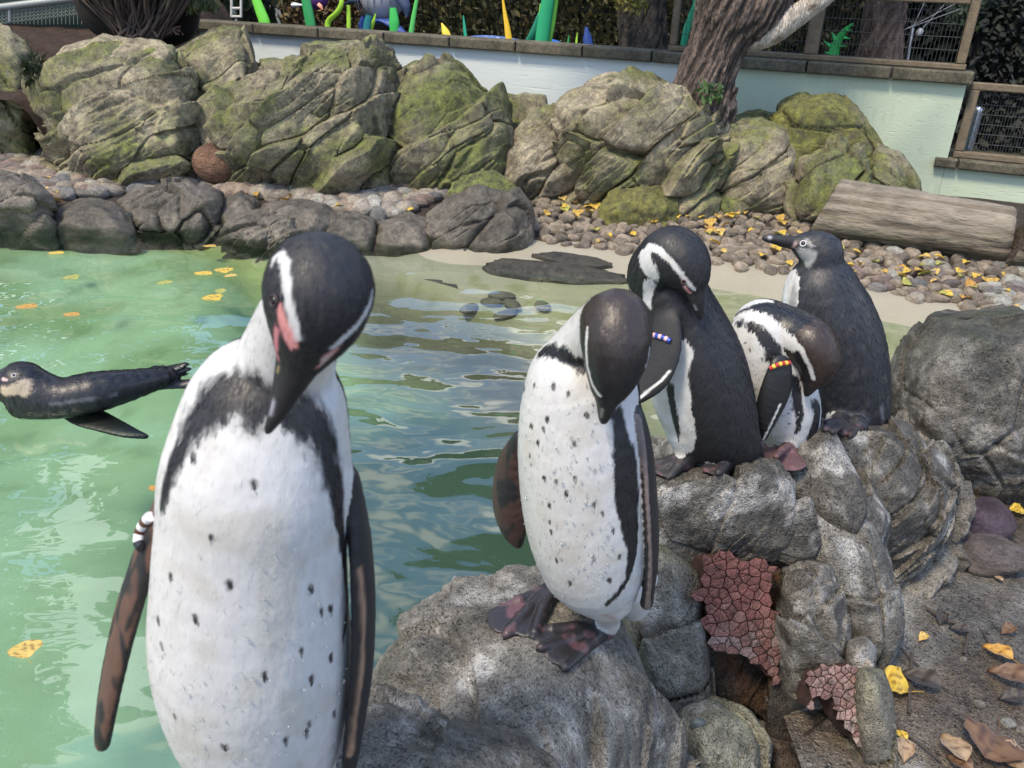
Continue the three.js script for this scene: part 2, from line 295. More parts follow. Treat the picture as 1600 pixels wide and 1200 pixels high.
// far ground under and beyond everything, the raised ground behind the wall, the concrete walkway, the soil bank
const soilMat = std({ color: rgb(.10, .075, .05), map: again(stoneTint, 2), bumpMap: again(stoneBump, 2), bumpScale: .02, roughness: 1 });
tag(mesh('ground', new THREE.PlaneGeometry(400, 400).rotateX(-Math.PI / 2).translate(0, -.75, 0), soilMat), null, null, null, 'structure');
const paveY = (x, d) => .075 + .02 * fbm(x * 1.5, d * 1.5, 3, 3) + .008 * fbm(x * 8, d * 8, 3, 3);
const paveMat = std({ vertexColors: true, map: again(stoneTint, 1 / .45), bumpMap: again(stoneBump, 1 / .45), bumpScale: .014, roughness: .32 });
tag(mesh('concrete_path', sheet(.5, 5.2, -2, 1.95, .022, paveY, (x, d, y, o) => {
  const n = fbm(x * 3, d * 3, 5, 5), m = fbm(x * 12, d * 12, 9, 4);
  o[0] = .17; o[1] = .16; o[2] = .14; mixc(o, [.33, .32, .29], sstep(0, .3, n + .5 * m)); mixc(o, [.11, .075, .045], .7 * sstep(.02, .30, fbm(x * 2.6 + 3, d * 2.6, 44, 4)) ); mixc(o, [.11, .085, .06], .6 * sstep(.05, .2, m));
}), paveMat), null, null, null, 'structure');

// ------------------------------------------------------------------ the rendered wall, in two heights, with its coping stones and fence
const copeL = onY(290, 30, .86), copeR = onY(1500, 112, .86);
const WDIR = copeR.clone().sub(copeL).setY(0).normalize(), WN = V(-WDIR.z, 0, WDIR.x); if (WN.z < 0) WN.negate();   // along the wall to the right; out of it towards the pool
const along = (px, py, y) => onY(px, py, y).sub(copeR).dot(WDIR);                                                  // metres along the wall from its step
const onWall = (px, py, out = 0) => { const v = ray(px, py), o = copeR.clone().addScaledVector(WN, out); return v.clone().multiplyScalar(o.clone().sub(camera.position).dot(WN) / v.dot(WN)).add(camera.position); };
const wallGroup = (name, pos) => { const g = group(name, pos); g.rotation.y = Math.atan2(-WDIR.z, WDIR.x); return g; };   // local x along the wall, z out of it
const box = (x0, x1, y0, y1, z0, z1) => new THREE.BoxGeometry(x1 - x0, y1 - y0, z1 - z0).translate((x0 + x1) / 2, (y0 + y1) / 2, (z0 + z1) / 2);
function softBox(x0, x1, y0, y1, z0, z1, b = .006) {   // chamfered stone or timber
  const s = new THREE.Shape(); const w = x1 - x0 - 2 * b, h = y1 - y0 - 2 * b; s.moveTo(0, 0); s.lineTo(w, 0); s.lineTo(w, h); s.lineTo(0, h);
  return new THREE.ExtrudeGeometry(s, { depth: z1 - z0 - 2 * b, bevelThickness: b, bevelSize: b, bevelSegments: 1 }).translate(x0 + b, y0 + b, z0 + b);
}
const COPE_Y = .86, ORG = copeR.clone().setY(0);
const wallPaint = texture(1024, (u, v) => { const n = .5 * nA(u, v) + .3 * nB(u, v) + .2 * nC(u, v), st = tn1(u, v * .5), k = .86 + .10 * n - .10 * sstep(.66, .95, st * .6 + .4 * nB(u, v)) - .35 * sstep(.93, .99, nE(u, v) * .5 + nC(u, v) * .5); return [k * .97, k, k * .985]; });
const wallMat = std({ color: rgb(.57, .65, .50), map: again(wallPaint, 1 / 1.7, 1 / 1.7), bumpMap: again(stoneBump, 1), bumpScale: .003, roughness: .8 });
const wallMatSkylit = std({ color: rgb(.70, .75, .75), map: again(wallPaint, 1 / 1.7, 1 / 1.7), bumpMap: again(stoneBump, 1), bumpScale: .003, roughness: .8 });  // left stretch of the same wall: skylight put into a paler, bluer colour
const copeMat = std({ color: rgb(.19, .175, .125), map: again(stoneTint, 3), bumpMap: again(stoneBump, 3), bumpScale: .006, roughness: .95 });
const copeMat2 = std({ color: rgb(.23, .21, .155), map: again(stoneTint, 2.6), bumpMap: again(stoneBump, 3), bumpScale: .006, roughness: .95 });
{
  const w = tag(wallGroup('rendered_wall', ORG), 'long pale blue-green rendered wall behind the boulders, topped with mossy coping stones', 'wall');
  const xT = along(1085, 92, COPE_Y), xEnd = along(1527, 116, COPE_Y);
  mesh('wall', box(-11, xT, -.3, COPE_Y - .072, -.2, 0), wallMatSkylit, w); mesh('wall', box(xT, xEnd - .03, -.3, COPE_Y - .072, -.2, .001), wallMat, w);
  const joints = [-40, 60, 168, 290, 401, 502, 604, 706, 809, 913, 1021, 1145, 1262, 1395].map((x) => along(x, 30 + (x - 290) * .068, COPE_Y)); joints.unshift(-11); joints.push(xEnd);
  for (let i = 0; i + 1 < joints.length; i++) mesh('coping_stone', softBox(joints[i] + .006, joints[i + 1] - .006, COPE_Y - .072 + .002 * hash1(i), COPE_Y + .004 * hash1(i + 5), -.24, .055 + .006 * hash1(i + 9), .008), i % 3 ? copeMat : copeMat2, w);
}
const sillTop = onWall(1545, 246).y;
{
  const w = tag(wallGroup('rendered_wall', ORG), 'low pale green wall at the far right with a fenced opening above its stone sill', 'wall');
  const x0 = along(1527, 116, COPE_Y) - .03;
  mesh('wall', box(x0 + .002, 5, -.3, sillTop - .085, -.2, -.002), wallMat, w);
  for (const [a, b] of [[x0 - .07, x0 + .06], [x0 + .07, x0 + .62], [x0 + .63, x0 + 1.3], [x0 + 1.31, x0 + 2.1]]) mesh('coping_stone', softBox(a, b, sillTop - .085, sillTop - .028, -.24, .05, .008), copeMat, w);
}
const timber = texture(512, (u, v) => { const n = tn1(v, u) * .5 + tn2(v * 1, u) * .5; const k = .62 + .4 * (n - .5) + .2 * (nB(u, v) - .5); return [k, k * .96, k * .88]; });
const timberMat = std({ color: rgb(.26, .215, .155), map: again(timber, 1.5), bumpMap: again(timber, 1.5), bumpScale: .004, roughness: .9 });
const wireMat = std({ color: rgb(.09, .095, .095), roughness: .5, metalness: .5 });
function rod(a, b, r, seg = 5) { const d = b.clone().sub(a), g = new THREE.CylinderGeometry(r, r, d.length(), seg, 1); g.applyQuaternion(new THREE.Quaternion().setFromUnitVectors(V(0, 1, 0), d.clone().normalize())); return g.translate((a.x + b.x) / 2, (a.y + b.y) / 2, (a.z + b.z) / 2); }
function weldMesh(x0, x1, y0, y1, z, gx, gy) { const l = []; for (let x = x0; x <= x1; x += gx) l.push(rod(V(x, y0, z), V(x, y1, z), .0016, 4)); for (let y = y0; y <= y1; y += gy) l.push(rod(V(x0, y, z + .003), V(x1, y, z + .003), .0018, 4)); return mergeGeometries(l); }
{
  const f = tag(wallGroup('fence_panel', ORG), 'timber framed wire fence standing on the coping behind the leaning tree', 'fence');
  const X = (px, py) => onWall(px, py, -.08).sub(ORG).dot(WDIR), H = onWall(1400, 2, -.08).y;
  const xa = X(1053, 60), xb = X(1269, 70), xc = X(1503, 90), y0 = COPE_Y + .006;
  mesh('rail', softBox(xa - .03, xc + .035, y0, y0 + .034, -.10, -.045), timberMat, f);
  mesh('rail', softBox(xb + .044, xc - .03, H, H + .05, -.10, -.05), timberMat, f);
  mesh('post', softBox(xa - .022, xa + .022, y0 + .036, y0 + 1.1, -.10, -.05), timberMat, f); mesh('post', softBox(xb - .042, xb + .042, y0 + .036, y0 + 1.1, -.11, -.052), timberMat, f);
  mesh('post', softBox(xc - .027, xc + .027, y0 + .036, H + .05, -.10, -.05), timberMat, f);
  tag(mesh('wire_mesh', weldMesh(xb + .045, xc - .03, y0 + .035, H, -.115, .023, .075), wireMat, f), null, null, null, 'stuff');
  tag(mesh('wire_mesh', weldMesh(xa + .025, xb - .045, y0 + .035, y0 + 1, -.115, .023, .075), wireMat, f), null, null, null, 'stuff');
  const e = tag(wallGroup('fence_panel', ORG), 'lower wire fence panel in a timber frame on the sill at the far right', 'fence');
  const e0 = X(1512, 185), et = onWall(1550, 130, -.08).y, y1 = sillTop - .026;
  mesh('rail', softBox(e0 - .03, 4.5, y1, y1 + .04, -.1, -.035), timberMat, e); mesh('rail', softBox(e0 - .03, 4.5, et - .045, et, -.1, -.045), timberMat, e); mesh('post', softBox(e0 - .03, e0 + .025, y1 + .042, et - .047, -.1, -.04), timberMat, e);
  tag(mesh('wire_mesh', weldMesh(e0 + .03, e0 + 1.2, y1 + .03, et - .04, -.11, .017, .06), wireMat, e), null, null, null, 'stuff');
  const pipe = tag(mesh('metal_flue', mergeGeometries([new THREE.CylinderGeometry(.03, .03, .34, 20), new THREE.SphereGeometry(.03, 20, 10).translate(0, .17, 0), new THREE.CylinderGeometry(.033, .033, .02, 20).translate(0, -.1, 0)]), std({ color: rgb(.55, .6, .68), metalness: .9, roughness: .25 })), 'shiny metal cylinder standing behind the lower wire panel', 'pipe');
  pipe.position.copy(onWall(1517, 215, -.25));
}
const BACK_Y = .30;
tag(mesh('bank', new THREE.PlaneGeometry(80, 40).rotateX(-Math.PI / 2).translate(0, 0, -20), std({ color: rgb(.05, .05, .03), roughness: 1 })), null, null, null, 'structure');
{ const b = scene.getObjectByName('bank'); b.rotation.y = Math.atan2(-WDIR.z, WDIR.x); b.position.copy(ORG.clone().addScaledVector(WN, -.19).setY(BACK_Y)); }

// ------------------------------------------------------------------ boulders along the back
const PALE = { a: [.54, .475, .34], b: [.40, .345, .235] }, GREY = { a: [.46, .405, .29], b: [.33, .29, .20] };
const cells = (angle, gap, amp, groove) => ({ angle, L: [gap * 5, gap * 1.5, gap * 2.6], amp: amp * .95, groove: groove * 1.4 });
const gd = (px, py, y) => -onY(px, py, y).z;   // how far ahead a ground pixel lies
const big = 'boulder';
const backs = [
  ['pale mossy boulder cut off by the left edge beside the soil bank', [[-90, 60], [0, 40], [25, 55], [48, 85], [50, 150], [45, 232], [-90, 240]], .13, .25, .8, .16, { seed: 11, N: 54, cells: cells(-32, 0.13, 0.050, 0.021), paint: stonePaint({ ...PALE, mossy: .52 }) }],
  ['broad pale boulder with stepped diagonal layers, left of the back row', [[62, 150], [75, 105], [130, 88], [200, 80], [262, 84], [300, 120], [312, 180], [318, 240], [280, 270], [130, 272], [75, 235]], .13, .35, 1.0, .22, { seed: 12, N: 96, cells: cells(26, 0.12, 0.085, 0.038), lump: .05, paint: stonePaint({ ...PALE, mossy: .36, stain: .2 }) }],
  ['smooth flat pale rock lying on top of the layered boulder by the soil bank', [[88, 92], [105, 72], [165, 57], [185, 60], [200, 68], [245, 66], [262, 76], [255, 95], [180, 96]], .6, .2, .6, .04, { seed: 13, N: 40, cells: cells(6, 0.09, 0.020, 0.008), paint: stonePaint({ ...PALE, mossy: .12 }), y: 1 }],
  ['tall pale rounded peak rising above the layered boulder', [[250, 92], [300, 68], [340, 50], [372, 50], [388, 72], [398, 100], [396, 180], [330, 220], [285, 150]], .5, .25, .9, .14, { seed: 14, N: 64, cells: cells(36, 0.14, 0.050, 0.021), paint: stonePaint({ ...PALE, mossy: .36 }), y: 1 }],
  ['long slanting grey boulder with parallel ridges running up to the right', [[318, 225], [330, 175], [385, 125], [450, 98], [520, 90], [560, 68], [590, 72], [610, 95], [606, 200], [596, 270], [500, 292], [420, 288], [345, 245]], .13, .42, 1.1, .26, { seed: 15, N: 110, cells: cells(40, 0.10, 0.085, 0.038), lump: .05, paint: stonePaint({ ...GREY, mossy: .42 }) }],
  ['narrow upright grey boulder at the joint in the middle of the back row', [[555, 78], [580, 70], [605, 92], [628, 130], [618, 200], [600, 262], [555, 275], [540, 180]], .13, .42, .8, .12, { seed: 16, N: 60, cells: cells(-18, 0.19, 0.050, 0.035), paint: stonePaint({ ...PALE, mossy: .22 }) }],
  ['large rounded mossy boulder with a dark diagonal cleft', [[600, 262], [605, 160], [628, 118], [660, 102], [692, 98], [720, 112], [770, 148], [800, 200], [795, 262], [740, 296], [640, 292]], .13, .4, 1.1, .26, { seed: 17, N: 96, cells: cells(35, 0.20, 0.085, 0.045), lump: .05, paint: stonePaint({ ...GREY, mossy: .50 }) }],
  ['small pale rock wedged in the dip between two mossy boulders', [[735, 160], [790, 150], [850, 153], [862, 180], [840, 230], [780, 230]], .35, .2, .7, .05, { seed: 18, N: 40, cells: cells(27, 0.12, 0.040, 0.021), paint: stonePaint({ ...PALE, mossy: .46 }), y: 1 }],
  ['angular grey boulder with sharp faces behind the yellow leaves', [[790, 290], [808, 215], [845, 170], [890, 165], [935, 200], [945, 260], [930, 308], [850, 305]], .13, .32, .9, .18, { seed: 19, N: 76, facets: 22, cut: .16, cells: cells(43, 0.16, 0.080, 0.042), lump: .04, paint: stonePaint({ ...GREY, mossy: .30 }) }],
  ['long sharp-ridged boulder below the leaning tree', [[870, 165], [930, 142], [975, 126], [1010, 138], [1045, 136], [1085, 160], [1130, 172], [1146, 205], [1130, 260], [1112, 322], [1020, 325], [930, 290], [880, 235]], .13, .4, 1.0, .24, { seed: 20, N: 110, facets: 24, cut: .14, cells: cells(43, 0.13, 0.100, 0.045), lump: .05, paint: stonePaint({ ...PALE, mossy: .40 }) }],
  ['smooth grey boulder leaning on the mossy mound, right of the tree', [[1122, 290], [1138, 195], [1180, 184], [1240, 190], [1262, 230], [1260, 290], [1235, 330], [1165, 325]], .13, .3, .9, .2, { seed: 21, N: 76, cells: cells(38, 0.22, 0.050, 0.035), lump: .06, paint: stonePaint({ ...GREY, mossy: .36 }) }],
  ['mossy mound peaking against the green wall', [[1180, 240], [1215, 168], [1255, 150], [1300, 148], [1330, 165], [1370, 215], [1400, 260], [1390, 310], [1240, 310]], .2, .18, .5, .16, { seed: 22, N: 84, cells: cells(-13, 0.16, 0.050, 0.028), lump: .06, paint: stonePaint({ ...GREY, mossy: .74, moss: [.19, .20, .04] }) }],
  ['broad green-grey boulder in front of the mossy mound', [[1232, 330], [1242, 240], [1280, 200], [1325, 205], [1368, 240], [1375, 300], [1360, 335], [1290, 345]], .13, .3, .6, .2, { seed: 23, N: 80, cells: cells(40, 0.20, 0.070, 0.042), lump: .06, paint: stonePaint({ ...GREY, mossy: .50 }) }],
  ['lowest mossy boulder sloping down behind the log', [[1345, 330], [1350, 265], [1372, 228], [1405, 245], [1432, 285], [1442, 330], [1400, 345]], .13, .2, .4, .12, { seed: 24, N: 56, cells: cells(-36, 0.12, 0.050, 0.028), paint: stonePaint({ ...GREY, mossy: .46 }) }],
  ['low yellow-green mossy rock among the pebbles', [[938, 330], [950, 300], [1000, 290], [1050, 300], [1064, 325], [1050, 342], [970, 342]], .12, .14, .3, .08, { seed: 25, N: 50, lump: .1, paint: stonePaint({ ...GREY, mossy: .72, moss: [.20, .20, .05] }) }],
  ['small mossy rock half behind the dark shore boulder', [[700, 300], [725, 275], [770, 268], [805, 285], [822, 312], [800, 325], [710, 325]], .12, .14, .3, .08, { seed: 26, N: 46, lump: .08, paint: stonePaint({ ...GREY, mossy: .55 }) }],
  ['small mossy rock at the foot of the grey boulder by the pebbles', [[1118, 318], [1130, 300], [1160, 300], [1180, 322], [1160, 336], [1125, 334]], .12, .1, .2, .05, { seed: 27, N: 40, lump: .08, paint: stonePaint({ ...GREY, mossy: .6 }) }],
  ['grey knob on the shoulder of the mossy mound', [[1317, 182], [1330, 165], [1345, 172], [1352, 190], [1340, 205], [1322, 203]], .6, .06, .2, .04, { seed: 28, N: 30, paint: stonePaint({ ...PALE, mossy: .2 }), y: 1 }],
  ['pair of grey knobs lower on the shoulder of the mossy mound', [[1340, 200], [1352, 182], [1378, 205], [1382, 225], [1365, 235], [1345, 222]], .5, .06, .2, .04, { seed: 29, N: 30, paint: stonePaint({ ...PALE, mossy: .3 }), y: 1 }],
  ['lowest grey knob on the shoulder of the mossy mound', [[1376, 225], [1385, 212], [1402, 222], [1408, 245], [1395, 255], [1378, 246]], .45, .06, .2, .04, { seed: 30, N: 30, paint: stonePaint({ ...PALE, mossy: .25 }), y: 1 }],
];
for (const [label, out, y, lean, deep, bulge, o] of backs) {
  const ys = Math.max(...out.map((p) => p[1])), xs = out.find((p) => p[1] === ys)[0];
  // the foot stands on the pebble bed; pieces that sit on top of others take their depth from the row behind
  const d0 = o.y ? gd(xs, Math.max(290, ys), .13) + (xs < 700 ? .45 : .35) : gd(xs, ys, y);
  rock(big, label, 'boulder', rockPoints(out, d0, d0 + lean, deep, bulge), o, rockMat, 'boulders of the rockwork behind the pool');
}
// ------------------------------------------------------------------ dark shore rocks at the waterline
const DARK = { a: [.22, .19, .15], b: [.13, .115, .09], stain: .4 };
const shores = [
  ['grey-brown shore rock in the left corner, topmost of three', [[-80, 255], [0, 246], [50, 268], [82, 300], [78, 330], [-80, 330]], .12, { seed: 41, cells: cells(32, 0.09, 0.030, 0.014) }],
  ['flat dark shore rock at the water in the left corner', [[-80, 325], [0, 318], [60, 322], [90, 345], [80, 362], [-80, 358]], 0, { seed: 42 }],
  ['low rounded dark shore rock with a pale scuff on top', [[72, 352], [92, 312], [130, 292], [165, 296], [205, 325], [212, 360], [120, 364]], 0, { seed: 43 }],
  ['peaked dark shore rock with diagonal grooves', [[184, 340], [190, 300], [230, 268], [290, 256], [345, 285], [340, 330], [322, 366], [215, 364]], 0, { seed: 44, N: 64, cells: cells(40, 0.11, 0.045, 0.025) }],
  ['small knobbly shore rock in front of the pink cobble', [[335, 345], [345, 300], [375, 278], [402, 300], [410, 330], [395, 355]], .02, { seed: 45 }],
  ['low streaked shore rock with pale ribs', [[345, 372], [370, 340], [420, 322], [470, 330], [482, 360], [440, 384]], 0, { seed: 46, cells: cells(32, 0.07, 0.030, 0.014) }],
  ['long low dark shore rock behind the pale ribbed one', [[400, 345], [415, 312], [480, 305], [515, 318], [520, 350], [450, 368]], .03, { seed: 47 }],
  ['flat dark shore rock in the middle of the row', [[505, 372], [515, 328], [555, 322], [586, 340], [588, 378], [540, 384]], 0, { seed: 48 }],
  ['low dark shore rock touching the largest shore boulder', [[585, 378], [592, 342], [640, 324], [672, 340], [676, 380], [620, 388]], 0, { seed: 49 }],
  ['largest dark shore boulder, smooth and dome-shaped', [[660, 372], [672, 330], [705, 305], [760, 292], [800, 296], [826, 325], [838, 372], [820, 394], [740, 396], [680, 388]], 0, { seed: 50, N: 76, cells: cells(32, 0.20, 0.030, 0.021) }],
  ['grey shore rock at the far left behind the corner rocks', [[-80, 300], [-20, 288], [40, 300], [60, 330], [-80, 340]], .05, { seed: 51 }],
];
for (const [label, out, y, o] of shores) {
  const ys = Math.max(...out.map((p) => p[1])), xs = out.find((p) => p[1] === ys)[0], d0 = gd(xs, ys, y), low = o.seed === 50 ? .97 : xs < 420 ? .74 : .88;
  rock('shore_rock', label, 'rock', rockPoints(out.map(([u, v]) => [u, ys - (ys - v) * low]), d0, d0 + .16, .38, .10, .2), { N: 46, lump: .07, rough: .012, paint: stonePaint({ ...DARK, wet: .035 }), ...o }, wetRockMat, 'dark rocks along the far waterline');
}
tag(mesh('cobble', new THREE.SphereGeometry(1, 40, 28), std({ color: rgb(.42, .24, .15), map: again(stoneTint, 2), bumpMap: again(stoneBump, 1), bumpScale: .05, roughness: .85 })), 'large round pink-brown cobble behind the dark shore rocks', 'stone');
{ const c = scene.getObjectByName('cobble'), p = at(336, 256, gd(336, 288, .10) - .05); c.position.copy(p); c.scale.set(.13, .115, .1); }
// thin dark shapes almost flush with the shallow floor, then small dark ovals
[[ [752, 412], [790, 403], [850, 408], [920, 416], [975, 428], [980, 438], [900, 442], [810, 432], [765, 424], 'long thin dark shape under the shallow water near the beach'],
 [ [832, 396], [870, 392], [930, 402], [958, 412], [930, 416], [880, 410], 'thin dark shape under the shallow water touching the shore boulder'],
 [ [586, 440], [600, 430], [660, 433], [710, 441], [728, 456], [720, 475], [690, 484], [640, 478], [596, 462], 'broad thin dark shape under the water right of the front penguin'],
 [ [690, 470], [730, 465], [775, 474], [770, 484], [720, 486], 'small thin dark shape beside the broad one under the water'],
].forEach((s, i) => { const label = s.pop(), on = (x, y) => { let p = onY(x, y, -.03); for (let q = 0; q < 5; q++) p = onY(x, y, poolY(p.x, -p.z) + .006); return p; }, top = s.map(([x, y]) => on(x, y)), pts = top.concat(top.map((p) => p.clone().setY(p.y - .06))); rock('dark_flat_shape', label, 'rock', pts, { seed: 61 + i, N: 34, facets: 4, cut: .03, lump: .03, rough: .004, paint: stonePaint({ a: [.085, .08, .055], b: [.06, .055, .04] }) }, wetRockMat); });
[[784, 460], [735, 468], [800, 468], [768, 466], [790, 478], [848, 471]].forEach(([x, y], i) => { const m = tag(mesh('cobble', new THREE.SphereGeometry(1, 24, 14), std({ color: rgb(.085, .075, .05), roughness: .7 })), ['small dark oval under the shallow water', 'small dark oval under the shallow water'][0], 'stone', 'small dark ovals lying under the shallow water'); const p = onY(x, y, -.05); m.position.set(p.x, poolY(p.x, -p.z) + .01, p.z); m.scale.set(.05 + .02 * hash1(i), .018, .035); m.rotation.y = i; });

// ------------------------------------------------------------------ the near rocks the penguins stand on
const NEAR = { a: [.28, .26, .225], b: [.14, .13, .11], stain: .6, pale: .8 };
// points given as [px, py, height]; the rock goes straight down from them to its foot
function blockPoints(list, foot, spread = 1.06) { const top = list.map(([x, y, h]) => onY(x, y, h)), c = top.reduce((s, p) => s.add(p), V(0, 0, 0)).divideScalar(top.length); return top.concat(top.map((p) => V(c.x + (p.x - c.x) * spread, foot, c.z + (p.z - c.z) * spread))); }
const nearRocks = {};
const streak = [[[880, 1052], [892, 1062], [905, 1085]], [[918, 1100], [930, 1118], [938, 1145], [962, 1170], [985, 1200]], [[800, 900], [850, 890]], [[890, 1150], [905, 1170]]].map((l) => l.map(([x, y]) => onY(x, y, .37).setY(0)));
const slabPaint = (() => { const p = stonePaint(NEAR); return (x, y, z, ny, o, s) => { p(x, y, z, ny, o, s); for (const l of streak) { const e = polyDist(l, [.004], x, 0, z) + .012 * fbm(x * 40, z * 40, 3, 3); if (e < .006) mixc(o, [.62, .62, .60], .9 * sstep(.006, -.002, e)); } }; })();
const nearOpt = { N: 90, facets: 18, cells: { angle: 50, L: [.22, .15, .2], amp: .034, groove: .012, fine: .10 }, cut: .09, lump: .03, rough: .022 };
function nearRock(key, label, pts, o) { nearRocks[key] = rock('pool_edge_rock', label, 'rock', pts, { ...nearOpt, paint: stonePaint(NEAR), ...o }, nearRockMat, 'grey rocks along the near pool edge'); }
nearRock('stand', 'broad grey slab rock that the second penguin stands on', blockPoints([[588, 1015, .26], [640, 958, .31], [705, 912, .35], [790, 888, .37], [862, 882, .385], [935, 915, .395], [968, 1005, .37], [1035, 1088, .30], [1112, 1205, .20], [560, 1215, .35], [850, 1230, .38], [800, 1050, .41], [900, 995, .405], [690, 1090, .385]], -.5, 1.12), { seed: 71, N: 130, paint: slabPaint, calm: [[815, 960, .15], [890, 1010, .16], [950, 985, .12]].map(([x, y, r]) => Object.assign(onY(x, y, .39), { r })), cells: { angle: 75, L: [.26, .17, .22], amp: .03, groove: .013, fine: .10 } });
nearRock('front', 'low grey slab at the bottom edge under the front penguin', blockPoints([[585, 1075, .395], [660, 1068, .41], [765, 1098, .42], [865, 1205, .40], [330, 1330, .46], [560, 1300, .48], [420, 1400, .49], [700, 1420, .47], [900, 1350, .40]], -.5, 1.0), { seed: 72, N: 100, cells: { angle: 67, L: [.26, .17, .22], amp: .03, groove: .013, fine: .10 } });
nearRock('cap', 'grey block with a flat top behind the second penguin, above the red patch', blockPoints([[1000, 722, .43], [1090, 712, .45], [1200, 716, .45], [1235, 742, .44], [1035, 770, .445], [1120, 752, .46], [1200, 752, .455], [1250, 792, .41], [1292, 850, .33], [1285, 880, .29], [1210, 884, .28], [1090, 866, .30], [1035, 860, .33], [1015, 800, .40], [1150, 815, .385]], .275, .84), { seed: 73, N: 110, cells: { angle: 54, L: [.26, .17, .22], amp: .03, groove: .013, fine: .10 } });
nearRock('side', 'greenish rock face between the standing slab and the red patch', rockPoints([[985, 960], [1015, 870], [1055, 866], [1088, 880], [1090, 980], [1082, 1080], [1120, 1210], [1090, 1215], [1010, 1060]], 1.02, 1.16, .4, .03), { seed: 74, N: 80, paint: stonePaint({ ...NEAR, mossy: .22, moss: [.10, .12, .04] }) });
nearRock('recess', 'dark rust-stained rock recessed under the red cracked patch', rockPoints([[1085, 900], [1225, 890], [1250, 1000], [1235, 1110], [1150, 1120], [1085, 1060]], 1.105, 1.23, .35, .0), { seed: 75, N: 70, rough: .03, paint: stonePaint({ a: [.10, .065, .04], b: [.035, .03, .022], rust: .7, stain: .6 }) });
nearRock('pillar', 'upright grey block between the red and the pink cracked patches', rockPoints([[1224, 892], [1250, 878], [1298, 888], [1322, 960], [1337, 1025], [1285, 1048], [1262, 1105], [1234, 1120], [1226, 1000]], 1.08, 1.16, .3, .035), { seed: 76, N: 80, cells: { angle: 13, L: [.26, .17, .22], amp: .03, groove: .013, fine: .10 } });
nearRock('shoulder', 'large grey block stepping down to the concrete right of the pillar', rockPoints([[1238, 790], [1300, 798], [1362, 815], [1390, 900], [1402, 985], [1385, 1040], [1345, 1020], [1310, 900], [1262, 858]], 1.14, 1.28, .35, .04), { seed: 77, N: 84, cells: { angle: -58, L: [.26, .17, .22], amp: .03, groove: .013, fine: .10 } });
nearRock('lump', 'small mossy lump below the stepping block', rockPoints([[1322, 1000], [1350, 985], [1370, 1005], [1368, 1050], [1340, 1056]], 1.06, 1.1, .2, .02), { seed: 78, N: 40, paint: stonePaint({ ...NEAR, mossy: .5, moss: [.11, .12, .04] }) });
nearRock('recess_low', 'dark rust-stained rock under the pink cracked patch', rockPoints([[1225, 1050], [1300, 1040], [1368, 1060], [1375, 1210], [1230, 1215], [1205, 1130]], 1.01, 1.10, .3, .0), { seed: 79, N: 70, rough: .03, paint: stonePaint({ a: [.09, .06, .04], b: [.035, .03, .02], rust: .6, stain: .6 }) });
nearRock('corner', 'pale rock strip at the bottom beside the concrete', rockPoints([[1340, 1062], [1372, 1058], [1392, 1100], [1400, 1215], [1350, 1220]], .97, 1.04, .25, .02), { seed: 80, N: 50, paint: stonePaint({ a: [.36, .34, .27], b: [.24, .22, .17], mossy: .2 }) });
nearRock('foot', 'rounded yellowish rock at the bottom below the rust-stained recess', rockPoints([[1062, 1110], [1110, 1085], [1175, 1110], [1215, 1160], [1215, 1225], [1075, 1225]], .95, 1.05, .25, .04), { seed: 81, N: 64, paint: stonePaint({ a: [.36, .345, .26], b: [.25, .24, .18], pale: .3, mossy: .15 }) });
nearRock('ledge', 'dark grey rock below the penguin with the red and yellow band', rockPoints([[1185, 735], [1225, 695], [1285, 676], [1330, 722], [1382, 805], [1385, 838], [1330, 825], [1255, 795]], 1.28, 1.45, .4, .06), { seed: 82, N: 84, cells: { angle: -49, L: [.26, .17, .22], amp: .03, groove: .013, fine: .10 } });
nearRock('perch', 'rounded grey rock that the upright young penguin stands on', rockPoints([[1262, 690], [1290, 662], [1345, 652], [1420, 662], [1478, 720], [1502, 780], [1492, 832], [1400, 838], [1368, 795], [1305, 722]], 1.44, 1.62, .4, .09), { seed: 83, N: 90, });
nearRock('boulder', 'big dark boulder with a flat top at the right edge', rockPoints([[1386, 610], [1412, 545], [1450, 505], [1540, 497], [1680, 500], [1690, 745], [1565, 752], [1500, 725], [1430, 690]], 1.80, 1.96, .6, .12, .12), { seed: 84, N: 110, cells: { angle: -69, L: [.26, .17, .22], amp: .03, groove: .013, fine: .10 }, paint: stonePaint({ a: [.20, .185, .16], b: [.115, .11, .095], stain: .5, pale: .35, mossy: .22, moss: [.045, .055, .022] }) });
nearRock('core', 'dark weathered rock showing in the gaps between the near blocks', rockPoints([[1000, 900], [1060, 800], [1250, 800], [1370, 860], [1390, 1000], [1360, 1190], [1150, 1230], [1030, 1150]], 1.2, 1.38, .4, .0), { seed: 86, N: 70, rough: .03, paint: stonePaint({ a: [.16, .14, .11], b: [.08, .075, .06], stain: .6, mossy: .2, moss: [.06, .07, .02] }) });
nearRock('bank', 'dark rock under the ledge at the waterline behind the preening penguins', blockPoints([[1015, 690, .12], [1060, 705, .3], [1130, 690, .36], [1230, 690, .37], [1290, 690, .34], [1280, 660, .2], [1150, 660, .15]], -.4, 1.1), { seed: 85, N: 50 });

